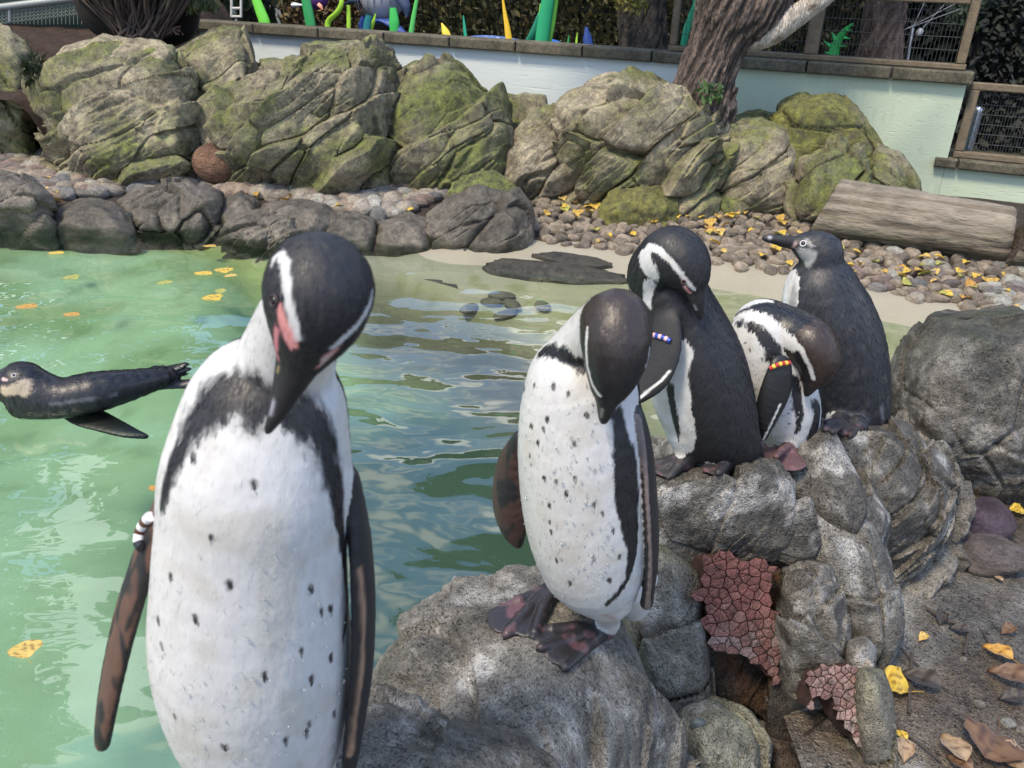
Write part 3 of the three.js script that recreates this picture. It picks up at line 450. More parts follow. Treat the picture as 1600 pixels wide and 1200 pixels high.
// ------------------------------------------------------------------ penguins: one continuous surface each
const BLACK = [.013, .013, .015], BROWN = [.032, .022, .017], WHITE = [.54, .54, .525], PINK = [.60, .25, .24];
const featherMat = std({ vertexColors: true, bumpMap: again(featherBump, 1 / .15), bumpScale: .00022, roughness: .62 });
const wetFeatherMat = std({ vertexColors: true, bumpMap: again(featherBump, 1 / .17), bumpScale: .00030, roughness: .45 });
class Body {
  constructor() { this.p = []; }
  q(a, dd) { const v = at(a[0], a[1], a[2] ?? dd); return [v, metres(v, a[3])]; }
  add(o) { const a = o.a, b = o.b, m = Math.max(o.ra, o.rb); o.cx = (a.x + b.x) / 2; o.cy = (a.y + b.y) / 2; o.cz = (a.z + b.z) / 2; o.cr = a.distanceTo(b) / 2 + m; o.ux = b.x - a.x; o.uy = b.y - a.y; o.uz = b.z - a.z; o.uu = o.ux * o.ux + o.uy * o.uy + o.uz * o.uz + 1e-12; this.p.push(o); return this; }
  smooth(list, n = 3) {   // Catmull-Rom through the given stations
    if (list.length < 3) return list; const d0 = list[0].length, out = [], g = (i) => list[clamp(i, 0, list.length - 1)];
    for (let i = 0; i + 1 < list.length; i++) for (let s = 0; s < n; s++) { const t = s / n, a = g(i - 1), b = g(i), c = g(i + 1), e = g(i + 2), q = []; for (let k = 0; k < d0; k++) q.push(.5 * (2 * b[k] + (c[k] - a[k]) * t + (2 * a[k] - 5 * b[k] + 4 * c[k] - e[k]) * t * t + (3 * b[k] - a[k] - 3 * c[k] + e[k]) * t * t * t)); q[3] = Math.max(q[3], 1.5); out.push(q); }
    out.push(list[list.length - 1]); return out;
  }
  chain(tag, k, list) { list = this.smooth(list); for (let i = 0; i + 1 < list.length; i++) { const [a, ra] = this.q(list[i]), [b, rb] = this.q(list[i + 1]); this.add({ a, b, ra: Math.max(ra - .0012, ra * .8), rb: Math.max(rb - .0012, rb * .8), k: i ? Math.min(k, .005) : k, tag }); } return this; }
  limb(tag, k, a, b, ra, rb) { return this.add({ a, b, ra, rb, k, tag }); }
  blade(tag, k, th, n, list) { n = n.clone().normalize(); list = this.smooth(list, 4); for (let i = 0; i + 1 < list.length; i++) { const [a, ra] = this.q(list[i]), [b, rb] = this.q(list[i + 1]); this.add({ a, b, ra, rb, k: i ? .0015 : k, tag, n, th }); } return this; }
  fin(tag, k, th, n, a, b, ra, rb) { return this.add({ a, b, ra, rb, k, tag, n: n.clone().normalize(), th }); }
  d(x, y, z) {
    let d = 1e3, near = 1e3; this.tag = '';
    for (const o of this.p) {
      const far = hyp(x - o.cx, y - o.cy, z - o.cz) - o.cr; if (far > d + o.k && far > near) continue;
      const px = x - o.a.x, py = y - o.a.y, pz = z - o.a.z, t = clamp((px * o.ux + py * o.uy + pz * o.uz) / o.uu), ex = px - t * o.ux, ey = py - t * o.uy, ez = pz - t * o.uz, r = lerp(o.ra, o.rb, t);
      let e; if (o.n) { const h = ex * o.n.x + ey * o.n.y + ez * o.n.z, w2 = Math.max(0, ex * ex + ey * ey + ez * ez - h * h), th = Math.min(o.th, r); e = (Math.sqrt(w2 / (r * r) + h * h / (th * th)) - 1) * th; } else e = Math.sqrt(ex * ex + ey * ey + ez * ez) - r;
      if (e < near) { near = e; this.tag = o.tag; }
      const h = clamp(.5 + .5 * (d - e) / o.k); d = lerp(d, e, h) - o.k * h * (1 - h);
    }
    return d;
  }
  trace(px, py) { const v = ray(px, py).normalize(), o = camera.position; let t = .2, best = 9, bt = t; for (let i = 0; i < 400 && t < 6; i++) { const e = this.d(o.x + v.x * t, o.y + v.y * t, o.z + v.z * t); if (e < best) { best = e; bt = t; } if (e < .0004) break; t += Math.max(.0008, e * .6); } return v.clone().multiplyScalar(bt).add(o); }
  normal(p) { const e = .001, d = (x, y, z) => this.d(p.x + x, p.y + y, p.z + z); return V(d(e, 0, 0) - d(-e, 0, 0), d(0, e, 0) - d(0, -e, 0), d(0, 0, e) - d(0, 0, -e)).normalize(); }
  surface(cell) {   // surface nets over the blocks that the skin crosses
    const lo = V(9, 9, 9), hi = V(-9, -9, -9); for (const o of this.p) { lo.min(V(o.cx - o.cr, o.cy - o.cr, o.cz - o.cr)); hi.max(V(o.cx + o.cr, o.cy + o.cr, o.cz + o.cr)); }
    lo.subScalar(cell * 4); const B = 6, bx = Math.ceil((hi.x - lo.x) / cell / B) + 1, by = Math.ceil((hi.y - lo.y) / cell / B) + 1, bz = Math.ceil((hi.z - lo.z) / cell / B) + 1;
    const nx = bx * B + 1, ny = by * B + 1, nz = bz * B + 1, f = new Float32Array(nx * ny * nz).fill(NaN), id = new Int32Array(nx * ny * nz).fill(-1), blocks = [], reach = cell * B * .9;
    const I = (x, y, z) => (z * ny + y) * nx + x;
    for (let k = 0; k < bz; k++) for (let j = 0; j < by; j++) for (let i = 0; i < bx; i++) {
      const e = this.d(lo.x + (i + .5) * B * cell, lo.y + (j + .5) * B * cell, lo.z + (k + .5) * B * cell);
      if (Math.abs(e) > reach + .006) continue; blocks.push([i, j, k]);
      for (let z = 0; z <= B; z++) for (let y = 0; y <= B; y++) for (let x = 0; x <= B; x++) { const g = I(i * B + x, j * B + y, k * B + z); if (f[g] !== f[g]) f[g] = this.d(lo.x + (i * B + x) * cell, lo.y + (j * B + y) * cell, lo.z + (k * B + z) * cell); }
    }
    const P = [], T = [], cs = [[0, 1], [0, 2], [0, 4], [1, 3], [1, 5], [2, 3], [2, 6], [3, 7], [4, 5], [4, 6], [5, 7], [6, 7]], v = new Float32Array(8), cells = [];
    for (const [i, j, k] of blocks) for (let z = k * B; z < k * B + B; z++) for (let y = j * B; y < j * B + B; y++) for (let x = i * B; x < i * B + B; x++) {
      let m = 0; for (let c = 0; c < 8; c++) { v[c] = f[I(x + (c & 1), y + ((c >> 1) & 1), z + (c >> 2))]; if (v[c] < 0) m |= 1 << c; }
      if (m === 0 || m === 255) continue;
      let sx = 0, sy = 0, sz = 0, n = 0; for (const [a, b] of cs) if (((m >> a) & 1) !== ((m >> b) & 1)) { const t = v[a] / (v[a] - v[b]); sx += lerp(a & 1, b & 1, t); sy += lerp((a >> 1) & 1, (b >> 1) & 1, t); sz += lerp(a >> 2, b >> 2, t); n++; }
      id[I(x, y, z)] = P.length / 3; P.push(lo.x + (x + sx / n) * cell, lo.y + (y + sy / n) * cell, lo.z + (z + sz / n) * cell); cells.push([x, y, z]);
    }
    const quad = (a, b, c, d, flip) => { if (a < 0 || b < 0 || c < 0 || d < 0) return; if (flip) T.push(a, c, b, a, d, c); else T.push(a, b, c, a, c, d); };
    for (const [x, y, z] of cells) {
      const s = f[I(x, y, z)] < 0;
      if (y > 0 && z > 0 && s !== (f[I(x + 1, y, z)] < 0)) quad(id[I(x, y - 1, z - 1)], id[I(x, y, z - 1)], id[I(x, y, z)], id[I(x, y - 1, z)], !s);
      if (x > 0 && z > 0 && s !== (f[I(x, y + 1, z)] < 0)) quad(id[I(x - 1, y, z - 1)], id[I(x - 1, y, z)], id[I(x, y, z)], id[I(x, y, z - 1)], !s);
      if (x > 0 && y > 0 && s !== (f[I(x, y, z + 1)] < 0)) quad(id[I(x - 1, y - 1, z)], id[I(x, y - 1, z)], id[I(x, y, z)], id[I(x - 1, y, z)], !s);
    }
    return [P, T];
  }
}
const caster = new THREE.Raycaster();
function onRock(px, py, keys, fallback) { const v = ray(px, py).normalize(); caster.set(camera.position, v); const hits = caster.intersectObjects(keys.map((k) => nearRocks[k])); return hits.length ? hits[0].point : at(px, py, fallback); }
/* a webbed foot: ankle, heel and three toe tips as points on the rock */
function foot(B, ankle, heel, tips, s = 1) {
  const up = V(0, 1, 0), lift = (p, h) => p.clone().setY(p.y + h);
  B.limb('t', .006, ankle, lift(heel, .012 * s), .0115 * s, .010 * s);
  const hub = lift(heel, .009 * s), T = tips.map((t) => lift(t, .005 * s));
  for (const t of T) { const mid = hub.clone().lerp(t, .55); mid.y += .004 * s; B.limb('t', .004, hub, mid, .0098 * s, .0082 * s); B.limb('t', .003, mid, t, .0082 * s, .0066 * s); const c = t.clone().add(t.clone().sub(hub).normalize().multiplyScalar(.009 * s)); c.y -= .003 * s; B.limb('c', .002, t, c, .0045 * s, .0015 * s); }
  for (let i = 0; i + 1 < T.length; i++) { const e = T[i].clone().lerp(T[i + 1], .5).lerp(hub, .14), w = T[i].distanceTo(T[i + 1]) * .54; B.fin('w', .005, .0042 * s, up, hub.clone().setY(hub.y - .004 * s), e.setY(e.y - .001), .008 * s, w); }
}
const plume = (() => { const g = new THREE.BufferGeometry(); g.setAttribute('position', new THREE.Float32BufferAttribute([0, -.15, 0, .5, .35, .05, 0, 1, .02, -.5, .35, .05, 0, .5, .07], 3)); g.setIndex([0, 1, 4, 1, 2, 4, 2, 3, 4, 3, 0, 4]); g.computeVertexNormals(); return g; })();
const plumeMat = std({ roughness: .5 }), wetPlumeMat = std({ roughness: .38 }), dropMat = new THREE.MeshPhysicalMaterial({ color: rgb(.9, .92, .92), roughness: .04, transmission: .9, thickness: .002, ior: 1.33 });
function penguin({ label, group: grp, base, B, cell, paint, strokes, mat = featherMat, fluff = .0007, eyes = [], bands = [], plumes = 24000, size = .006, flow = () => [0, -1, 0], drops }) {
  const t = group('penguin', base); tag(t, label, 'penguin', grp);
  const S = strokes.map(([col, on, list, o = {}]) => { const pts = list.map(([x, y]) => B.trace(x, y)); const r = list.map(([, , w], i) => metres(pts[i], w)), box = new THREE.Box3().setFromPoints(pts).expandByScalar(Math.max(...r) + .012); return { col, on, pts, r, box, soft: o.soft ?? .0016, jit: o.jit ?? .004 }; });
  const [P, T] = B.surface(cell), nv = P.length / 3, pos = new Float32Array(P), col = new Float32Array(nv * 3), o = [0, 0, 0];
  let g = new THREE.BufferGeometry(); g.setAttribute('position', new THREE.BufferAttribute(pos, 3)); g.setIndex(T); g.computeVertexNormals();
  const N = g.attributes.normal.array.slice();
  for (let i = 0; i < nv; i++) {
    const x = P[i * 3], y = P[i * 3 + 1], z = P[i * 3 + 2], nx = N[i * 3], ny = N[i * 3 + 1], nz = N[i * 3 + 2];
    B.d(x, y, z); const tg = B.tag;
    const f1 = noise(x * 190, y * 60, z * 190), f2 = noise(x * 70 + 9, y * 26, z * 70), f3 = noise(x * 30, y * 30, z * 30 + 4);
    paint(tg, x, y, z, nx, ny, nz, o, f2 + .6 * f3);
    for (const s of S) {
      if (s.on && !s.on.includes(tg)) continue; if (x < s.box.min.x || x > s.box.max.x || y < s.box.min.y || y > s.box.max.y || z < s.box.min.z || z > s.box.max.z) continue;
      const e = polyDist(s.pts, s.r, x, y, z) + s.jit * (.6 * f1 + .8 * f2 + .35 * f3); if (e < s.soft) mixc(o, s.col, sstep(s.soft, -s.soft, e));
    }
    if (o[0] > .45) mixc(o, [.44, .425, .38], .75 * sstep(-.05, .45, f3 + .5 * noise(x * 11, y * 9, z * 11)));
    const shade = 1 + (o[0] > .3 ? .06 : .16) * f1 + .10 * f3; col[i * 3] = o[0] * shade; col[i * 3 + 1] = o[1] * shade; col[i * 3 + 2] = o[2] * shade;
    const soft = 'bhn'.includes(tg) ? fluff : fluff * .25, h = soft * (o[0] > .3 ? .4 : 1) * (1.1 * f1 + f2 + .6 * noise(x * 420, y * 120, z * 420));
    pos[i * 3] = x + nx * h - base.x; pos[i * 3 + 1] = y + ny * h - base.y; pos[i * 3 + 2] = z + nz * h - base.z;
  }
  g.setAttribute('color', new THREE.BufferAttribute(col, 3)); g.computeVertexNormals();
  mesh('body', boxUV(g), mat, t);
  {
    const r = rng(plumes), list = [], M = new THREE.Matrix4(), X = V(0, 0, 0), Y = V(0, 0, 0), Z = V(0, 0, 0), K = new THREE.Color(), step = nv / plumes; for (let q = r(); q < nv; q += step * (.5 + r())) { const i = Math.floor(q); B.d(P[i * 3], P[i * 3 + 1], P[i * 3 + 2]); if ('bhn'.includes(B.tag) && (col[i * 3] < .3 || r() < .22)) list.push([i, B.tag]); }
    const im = new THREE.InstancedMesh(plume, mat === wetFeatherMat ? wetPlumeMat : plumeMat, list.length); im.name = 'plumage'; im.castShadow = im.receiveShadow = true;
    list.forEach(([i, tg], n) => { Z.set(N[i * 3], N[i * 3 + 1], N[i * 3 + 2]).normalize(); Y.set(...flow(tg, P[i * 3], P[i * 3 + 1], P[i * 3 + 2])); Y.x += .35 * (r() - .5); Y.z += .35 * (r() - .5); Y.addScaledVector(Z, -Y.dot(Z)); if (Y.lengthSq() < .01) Y.set(Z.y, -Z.x, .1); Y.normalize().addScaledVector(Z, .005 + .035 * r()).normalize(); X.crossVectors(Y, Z).normalize(); Z.crossVectors(X, Y); const s = size * (tg === 'h' ? .62 : col[i * 3] > .3 ? .8 : 1) * (.65 + .7 * r()), w = s * (.36 + .2 * r()); X.multiplyScalar(w); Y.multiplyScalar(s); Z.multiplyScalar(w); M.makeBasis(X, Y, Z); M.setPosition(pos[i * 3], pos[i * 3 + 1], pos[i * 3 + 2]); im.setMatrixAt(n, M); const L = (col[i * 3] > .3), k = L ? .95 + .11 * r() : .82 + .36 * r(); im.setColorAt(n, K.setRGB(col[i * 3] * k, col[i * 3 + 1] * k, col[i * 3 + 2] * k)); });
    tag(im, null, null, null, 'stuff'); t.add(im);
  }
  if (drops) { const r = rng(3), pts = []; for (let k = 0; k < drops.n * 3 && pts.length < drops.n; k++) { const u = lerp(drops.box[0], drops.box[2], r()), v = lerp(drops.box[1], drops.box[3], Math.pow(r(), .8)), p = B.trace(u, v); B.d(p.x, p.y, p.z); if (B.tag !== 'b' || Math.abs(B.d(p.x, p.y, p.z)) > .002) continue; pts.push([p.addScaledVector(B.normal(p), .0016), .0007 + .0011 * r() * r()]); } const o3 = new THREE.Object3D(), im = new THREE.InstancedMesh(new THREE.SphereGeometry(1, 10, 8), dropMat, pts.length); pts.forEach(([p, s], i) => { o3.position.copy(p).sub(base); o3.scale.set(s, s * 1.25, s); o3.updateMatrix(); im.setMatrixAt(i, o3.matrix); }); im.name = 'water_drops'; tag(im, null, null, null, 'stuff'); t.add(im); }
  for (const [x, y, r, ringCol] of eyes) {
    const p = B.trace(x, y), n = B.normal(p), e = mesh('eye', new THREE.SphereGeometry(r, 20, 14), std({ color: rgb(.012, .008, .006), roughness: .08 }), t); e.position.copy(p).addScaledVector(n, -r * .45).sub(base);
    const k = mesh('eye_ring', new THREE.TorusGeometry(r * 1.05, r * .3, 10, 28), std({ color: rgb(...ringCol), roughness: .5 }), t); k.position.copy(p).addScaledVector(n, r * .1).sub(base); k.quaternion.setFromUnitVectors(V(0, 0, 1), n);
  }
  for (const { line, colors, r } of bands) {
    const b = new THREE.Group(); b.name = 'flipper_band'; t.add(b); const pts = line.map(([x, y]) => { const p = B.trace(x, y); return p.addScaledVector(TOCAM, r * .6); }), cv = new THREE.CatmullRomCurve3(pts), n = colors.length;
    colors.forEach((c, i) => { const a = cv.getPointAt((i + .5) / n), d = cv.getTangentAt((i + .5) / n), m = mesh('bead', new THREE.CylinderGeometry(r, r, cv.getLength() / n * .94, 14).rotateX(0), std({ color: rgb(...c), roughness: .35 }), b); m.position.copy(a).sub(base); m.quaternion.setFromUnitVectors(V(0, 1, 0), d); });
  }
  return t;
}
const set3 = (o, c) => { o[0] = c[0]; o[1] = c[1]; o[2] = c[2]; };
const feet = (tg, o, v) => { set3(o, [.022, .020, .022]); if (tg === 'w') mixc(o, [.16, .07, .08], sstep(.05, .5, v) * .6); if (tg === 't') mixc(o, [.16, .08, .09], sstep(.1, .5, v) * .5); if (tg === 'c') set3(o, [.012, .012, .012]); };
const GRP = 'penguins at the pool';

// -- the front penguin, head bent onto its breast
{
  const D = .52, B = new Body();
  B.chain('b', .03, [[432, 1218, .555, 70], [420, 1160, .54, 110], [404, 1090, .53, 138], [394, 1000, .52, 151], [393, 900, .515, 146], [398, 800, .515, 143], [404, 740, .515, 143], [410, 690, .518, 129], [415, 645, .522, 112]]);
  B.chain('n', .03, [[420, 640, .522, 96], [440, 590, .52, 80], [456, 540, .51, 71], [478, 490, .495, 68], [498, 455, .475, 66]]);
  B.chain('h', .012, [[500, 444, .462, 83], [497, 466, .455, 82], [490, 500, .45, 66], [478, 540, .446, 45]]);
  B.chain('k', .008, [[474, 548, .445, 33], [462, 585, .444, 25], [446, 622, .444, 16], [430, 652, .444, 10.5], [417, 676, .446, 4.5]]);
  B.chain('k', .006, [[455, 560, .447, 22], [440, 605, .448, 13], [430, 630, .449, 7]]);
  const nL = RIGHT.clone().multiplyScalar(-.72).addScaledVector(TOCAM, .70);
  B.blade('f', .008, .0065, nL, [[266, 760, .53, 16], [240, 830, .53, 25], [214, 910, .528, 32], [192, 985, .527, 34], [174, 1065, .527, 31], [163, 1130, .528, 24], [160, 1162, .53, 12]]);
  const nR = RIGHT.clone().multiplyScalar(.985).addScaledVector(TOCAM, .16);
  B.blade('f', .006, .0066, nR, [[548, 750, .53, 20], [562, 840, .525, 34], [568, 940, .522, 42], [566, 1040, .52, 42], [556, 1120, .52, 34], [546, 1195, .52, 16]]);
  B.chain('b', .02, [[400, 1190, .60, 80], [405, 1225, .64, 40]]);
  for (const [hx, dx] of [[375, -45], [470, 20]]) { const heel = onRock(hx, 1300, ['front'], .52), k = onRock(hx, 1300, ['front'], .52).setY(heel.y + .06); foot(B, k, heel, [heel.clone().add(V(-.03, 0, .055)), heel.clone().add(V(0, .002, .065)), heel.clone().add(V(.03, 0, .055))], 1); B.limb('b', .02, k.clone().setY(k.y + .02), k.clone().setY(k.y - .005), .03, .017); }
  
  penguin({
    label: 'large front penguin bending its black beak onto its breast, one flipper hanging free', base: V(-.19, .49, -.52), B, cell: .0021, fluff: .0007, plumes: 52000, size: .0046, flow: (tg) => tg === 'h' ? [.25, .8, -.5] : [0, -1, 0], drops: { n: 70, box: [250, 830, 540, 1190] },
    paint: (tg, x, y, z, nx, ny, nz, o, v) => {
      if ('twc'.includes(tg)) return feet(tg, o, v);
      if (tg === 'f') { set3(o, BLACK); const face = nx * nL.x + ny * nL.y + nz * nL.z; if (face > .25 && x < -.15) { set3(o, [.10, .052, .036]); mixc(o, BLACK, sstep(.12, .42, v)); } return; }
      if (tg === 'k') { set3(o, [.016, .015, .016]); return; }
      set3(o, tg === 'h' ? BLACK : nz * .95 + nx * .05 > -.12 ? WHITE : BLACK);
    },
    strokes: [
      [BLACK, 'bn', [[282, 712, 16], [300, 676, 30], [330, 634, 40], [368, 614, 36], [404, 626, 36], [436, 640, 30], [462, 646, 32], [490, 668, 38], [508, 705, 32], [520, 745, 24]], { soft: .008, jit: .013 }],
      [BLACK, 'bn', [[522, 740, 21], [530, 800, 15], [538, 860, 12], [544, 930, 9], [548, 1020, 8], [546, 1110, 8]], { soft: .0025, jit: .004 }],
      [BLACK, 'bn', [[276, 700, 13], [262, 740, 9], [252, 790, 6]], { soft: .003, jit: .006 }],
      [[.012, .011, .011], 'f', [[232, 840, 4], [196, 915, 4], [168, 1000, 4], [152, 1090, 4], [153, 1150, 5], [160, 1170, 9]], { soft: .002, jit: .003 }],
      [[.012, .011, .011], 'f', [[244, 880, 4], [228, 950, 5], [206, 1040, 5], [190, 1110, 4], [175, 1158, 5]], { soft: .002, jit: .003 }],
      [[.014, .012, .011], 'f', [[226, 905, 3.5], [210, 955, 5], [196, 985, 3]], { soft: .002, jit: .002 }],
      [[.30, .19, .12], 'f', [[562, 890, 4], [570, 960, 5], [567, 1040, 5], [557, 1120, 5], [548, 1180, 4]], { soft: .003, jit: .003 }],
      [[.62, .60, .53], 'n', [[505, 590, 22], [520, 570, 16]], { soft: .008 }],
      [WHITE, 'bn', [[512, 612, 13], [528, 655, 8], [540, 705, 7], [546, 770, 7], [551, 830, 6], [553, 870, 4]], { soft: .0016, jit: .002 }],
      [BLACK, 'bn', [[552, 700, 3], [556, 780, 3], [560, 860, 4]], { jit: .001 }],
      [WHITE, 'h', [[424, 414, 3.5], [428, 402, 6], [437, 397, 8], [445, 412, 8.5], [448, 440, 7.5], [451, 475, 7], [458, 505, 8], [465, 528, 7]], { soft: .001, jit: .0012 }],
      [WHITE, 'h', [[582, 462, 4], [573, 488, 5], [556, 512, 6], [536, 530, 6], [520, 544, 5]], { soft: .001, jit: .0012 }],
      [PINK, 'hk', [[436, 478, 4], [440, 500, 8], [449, 524, 11], [457, 540, 9]], { soft: .0012, jit: .001 }],
      [[.50, .17, .20], 'hkn', [[432, 515, 6], [430, 540, 6], [433, 560, 4]], { soft: .0012, jit: .001 }],
      [PINK, 'hk', [[526, 546, 5], [510, 560, 7], [496, 574, 5]], { soft: .0012, jit: .001 }],
      [[.012, .012, .013], 'hk', [[486, 565, 16], [478, 575, 14]], { soft: .001, jit: .0005 }],
      [[.42, .34, .14], 'k', [[436, 556, 2.4], [433, 580, 2]], { soft: .0008, jit: 0 }],
      [[.30, .31, .36], 'k', [[426, 628, 4], [422, 646, 3]], { soft: .0025, jit: 0 }],
      ...[[265, 901], [358, 915], [486, 921], [502, 955], [517, 952], [304, 965], [471, 1018], [518, 1029], [412, 1056], [486, 1061], [351, 1168], [446, 1159], [483, 1131], [478, 1144], [252, 1009], [246, 972], [272, 1119], [522, 1115], [397, 757], [310, 690], [302, 714], [474, 711], [330, 840]].map(([x, y], i) => [[.03, .028, .026], 'b', [[x, y - 3, 3.6 + 1.6 * hash1(i)], [x + 1.5, y + 4, 2.6]], { soft: .0013, jit: .0015 }]),
    ],
    bands: [{ line: [[237, 806], [228, 816], [221, 830], [219, 846], [224, 855]], r: .0042, colors: [[.75, .75, .78], [.10, .035, .02], [.78, .78, .8], [.10, .035, .02], [.78, .78, .8], [.012, .012, .016]] }],
    eyes: [[428, 470, .003, [.03, .02, .02]]],
  });
}
// -- the second penguin, crown towards us, beak at its flank
{
  const B = new Body(), D = .86;
  B.chain('b', .03, [[938, 905, D + .01, 56], [930, 885, D, 76], [922, 840, D, 93], [916, 780, D, 101], [911, 700, D, 102], [907, 640, D, 93], [910, 605, D, 84]]);
  B.chain('b', .03, [[975, 900, D + .07, 55], [990, 945, D + .09, 26]]);
  B.chain('n', .025, [[908, 600, D, 72], [902, 570, D, 56], [918, 535, .845, 46], [945, 505, .82, 44]]);
  B.chain('h', .012, [[963, 503, .80, 54], [963, 540, .785, 54], [958, 585, .775, 40], [953, 607, .772, 26]]);
  B.chain('k', .006, [[951, 612, .771, 21], [947, 636, .772, 14], [943, 658, .775, 7]]);
  B.blade('f', .006, .0065, TOCAM.clone().multiplyScalar(.9).addScaledVector(RIGHT, -.4), [[812, 682, .89, 10], [800, 725, .90, 24], [796, 780, .90, 29], [801, 822, .90, 23], [809, 848, .90, 9]]);
  B.blade('f', .006, .0075, RIGHT.clone().multiplyScalar(.95).addScaledVector(TOCAM, .30), [[996, 650, .83, 14], [1008, 700, .83, 26], [1016, 780, .83, 36], [1019, 860, .835, 34], [1013, 925, .84, 18], [1010, 945, .84, 8]]);
  const R = ['stand', 'cap'];
  for (const [an, he, tips, hip] of [[[882, 915], [862, 925], [[768, 968], [792, 995], [835, 992]], [890, 890, D]], [[951, 972], [944, 992], [[862, 986], [845, 1016], [884, 1046]], [952, 935, D - .005]]]) {
    const heel = onRock(he[0], he[1], R, .9), T = tips.map(([x, y]) => onRock(x, y, R, .86)), k = at(an[0], an[1], -heel.z); foot(B, k, heel, T, 1.0); B.limb('b', .02, at(...hip), k, .028, .0125);
  }
  const fr = V(-.35, 0, .93);
  penguin({
    label: 'wet penguin on the slab rock, dark crown facing us above a spotted white belly', base: onRock(905, 990, R, .86), B, cell: .0021, fluff: .0006, mat: wetFeatherMat, plumes: 52000, size: .0044, flow: (tg) => tg === 'h' ? [0, .8, -.5] : [0, -1, 0], drops: { n: 220, box: [815, 600, 955, 935] },
    paint: (tg, x, y, z, nx, ny, nz, o, v) => {
      if ('twc'.includes(tg)) return feet(tg, o, v);
      if (tg === 'f') { set3(o, BLACK); if (x < .03) { set3(o, [.045, .026, .022]); mixc(o, BLACK, sstep(.05, .35, v)); } else if (nz > .75) set3(o, [.16, .13, .12]); return; }
      if (tg === 'k') return set3(o, [.014, .014, .016]);
      if (tg === 'h') { set3(o, BROWN); mixc(o, BLACK, sstep(.92, .84, y)); return; }
      set3(o, nx * fr.x + nz * fr.z > -.05 ? WHITE : BLACK);
    },
    strokes: [
      [BLACK, 'bn', [[846, 548, 9], [866, 546, 12], [888, 556, 13], [908, 572, 14], [926, 590, 14]], { soft: .002, jit: .006 }],
      [BLACK, 'b', [[950, 615, 12], [968, 650, 14], [974, 690, 21], [979, 740, 25], [983, 790, 22], [988, 830, 16], [988, 870, 11], [982, 900, 7], [968, 926, 5], [948, 943, 4]], { soft: .002, jit: .004 }],
      [BLACK, 'b', [[1010, 700, 8], [1014, 760, 9], [1016, 830, 9], [1012, 900, 9]], {}],
      [WHITE, 'b', [[1001, 812, 4], [1000, 858, 7], [991, 900, 10], [972, 936, 11], [952, 955, 8]], { soft: .001, jit: .002 }],
      [WHITE, 'bn', [[976, 628, 7], [984, 652, 9], [988, 688, 5]], { soft: .002, jit: .003 }],
      [BLACK, 'h', [[913, 530, 5], [915, 560, 4]], { jit: .001 }],
      [WHITE, 'h', [[918, 512, 2.6], [916, 545, 3.2], [918, 575, 3.6], [926, 603, 3.4], [937, 619, 2.6]], { soft: .0007, jit: .0006 }],
      [WHITE, 'h', [[1016, 545, 2.6], [1010, 572, 3.2], [998, 600, 3.4], [982, 622, 2.6]], { soft: .0007, jit: .0006 }],
      [[.20, .19, .18], 'k', [[941, 640, 2.5], [939, 652, 2]], { soft: .002, jit: 0 }],
      ...[[835, 603], [865, 603], [888, 615], [855, 655], [830, 667], [849, 672], [840, 692], [898, 694], [828, 712], [917, 650], [850, 748], [869, 753], [898, 747], [885, 770], [858, 791], [929, 788], [941, 802], [859, 817], [861, 831], [927, 873], [952, 908], [869, 876], [818, 607], [958, 830], [968, 870], [890, 912]].map(([x, y], i) => [[.03, .028, .026], 'b', [[x, y - 2, 2.6 + 1.3 * hash1(i + 4)], [x + 1, y + 3, 1.8]], { soft: .0011, jit: .0013 }]),
      [[.50, .22, .24], 'tb', [[946, 962, 5], [960, 968, 5]], { soft: .0015, jit: .001 }],
    ],
  });
}
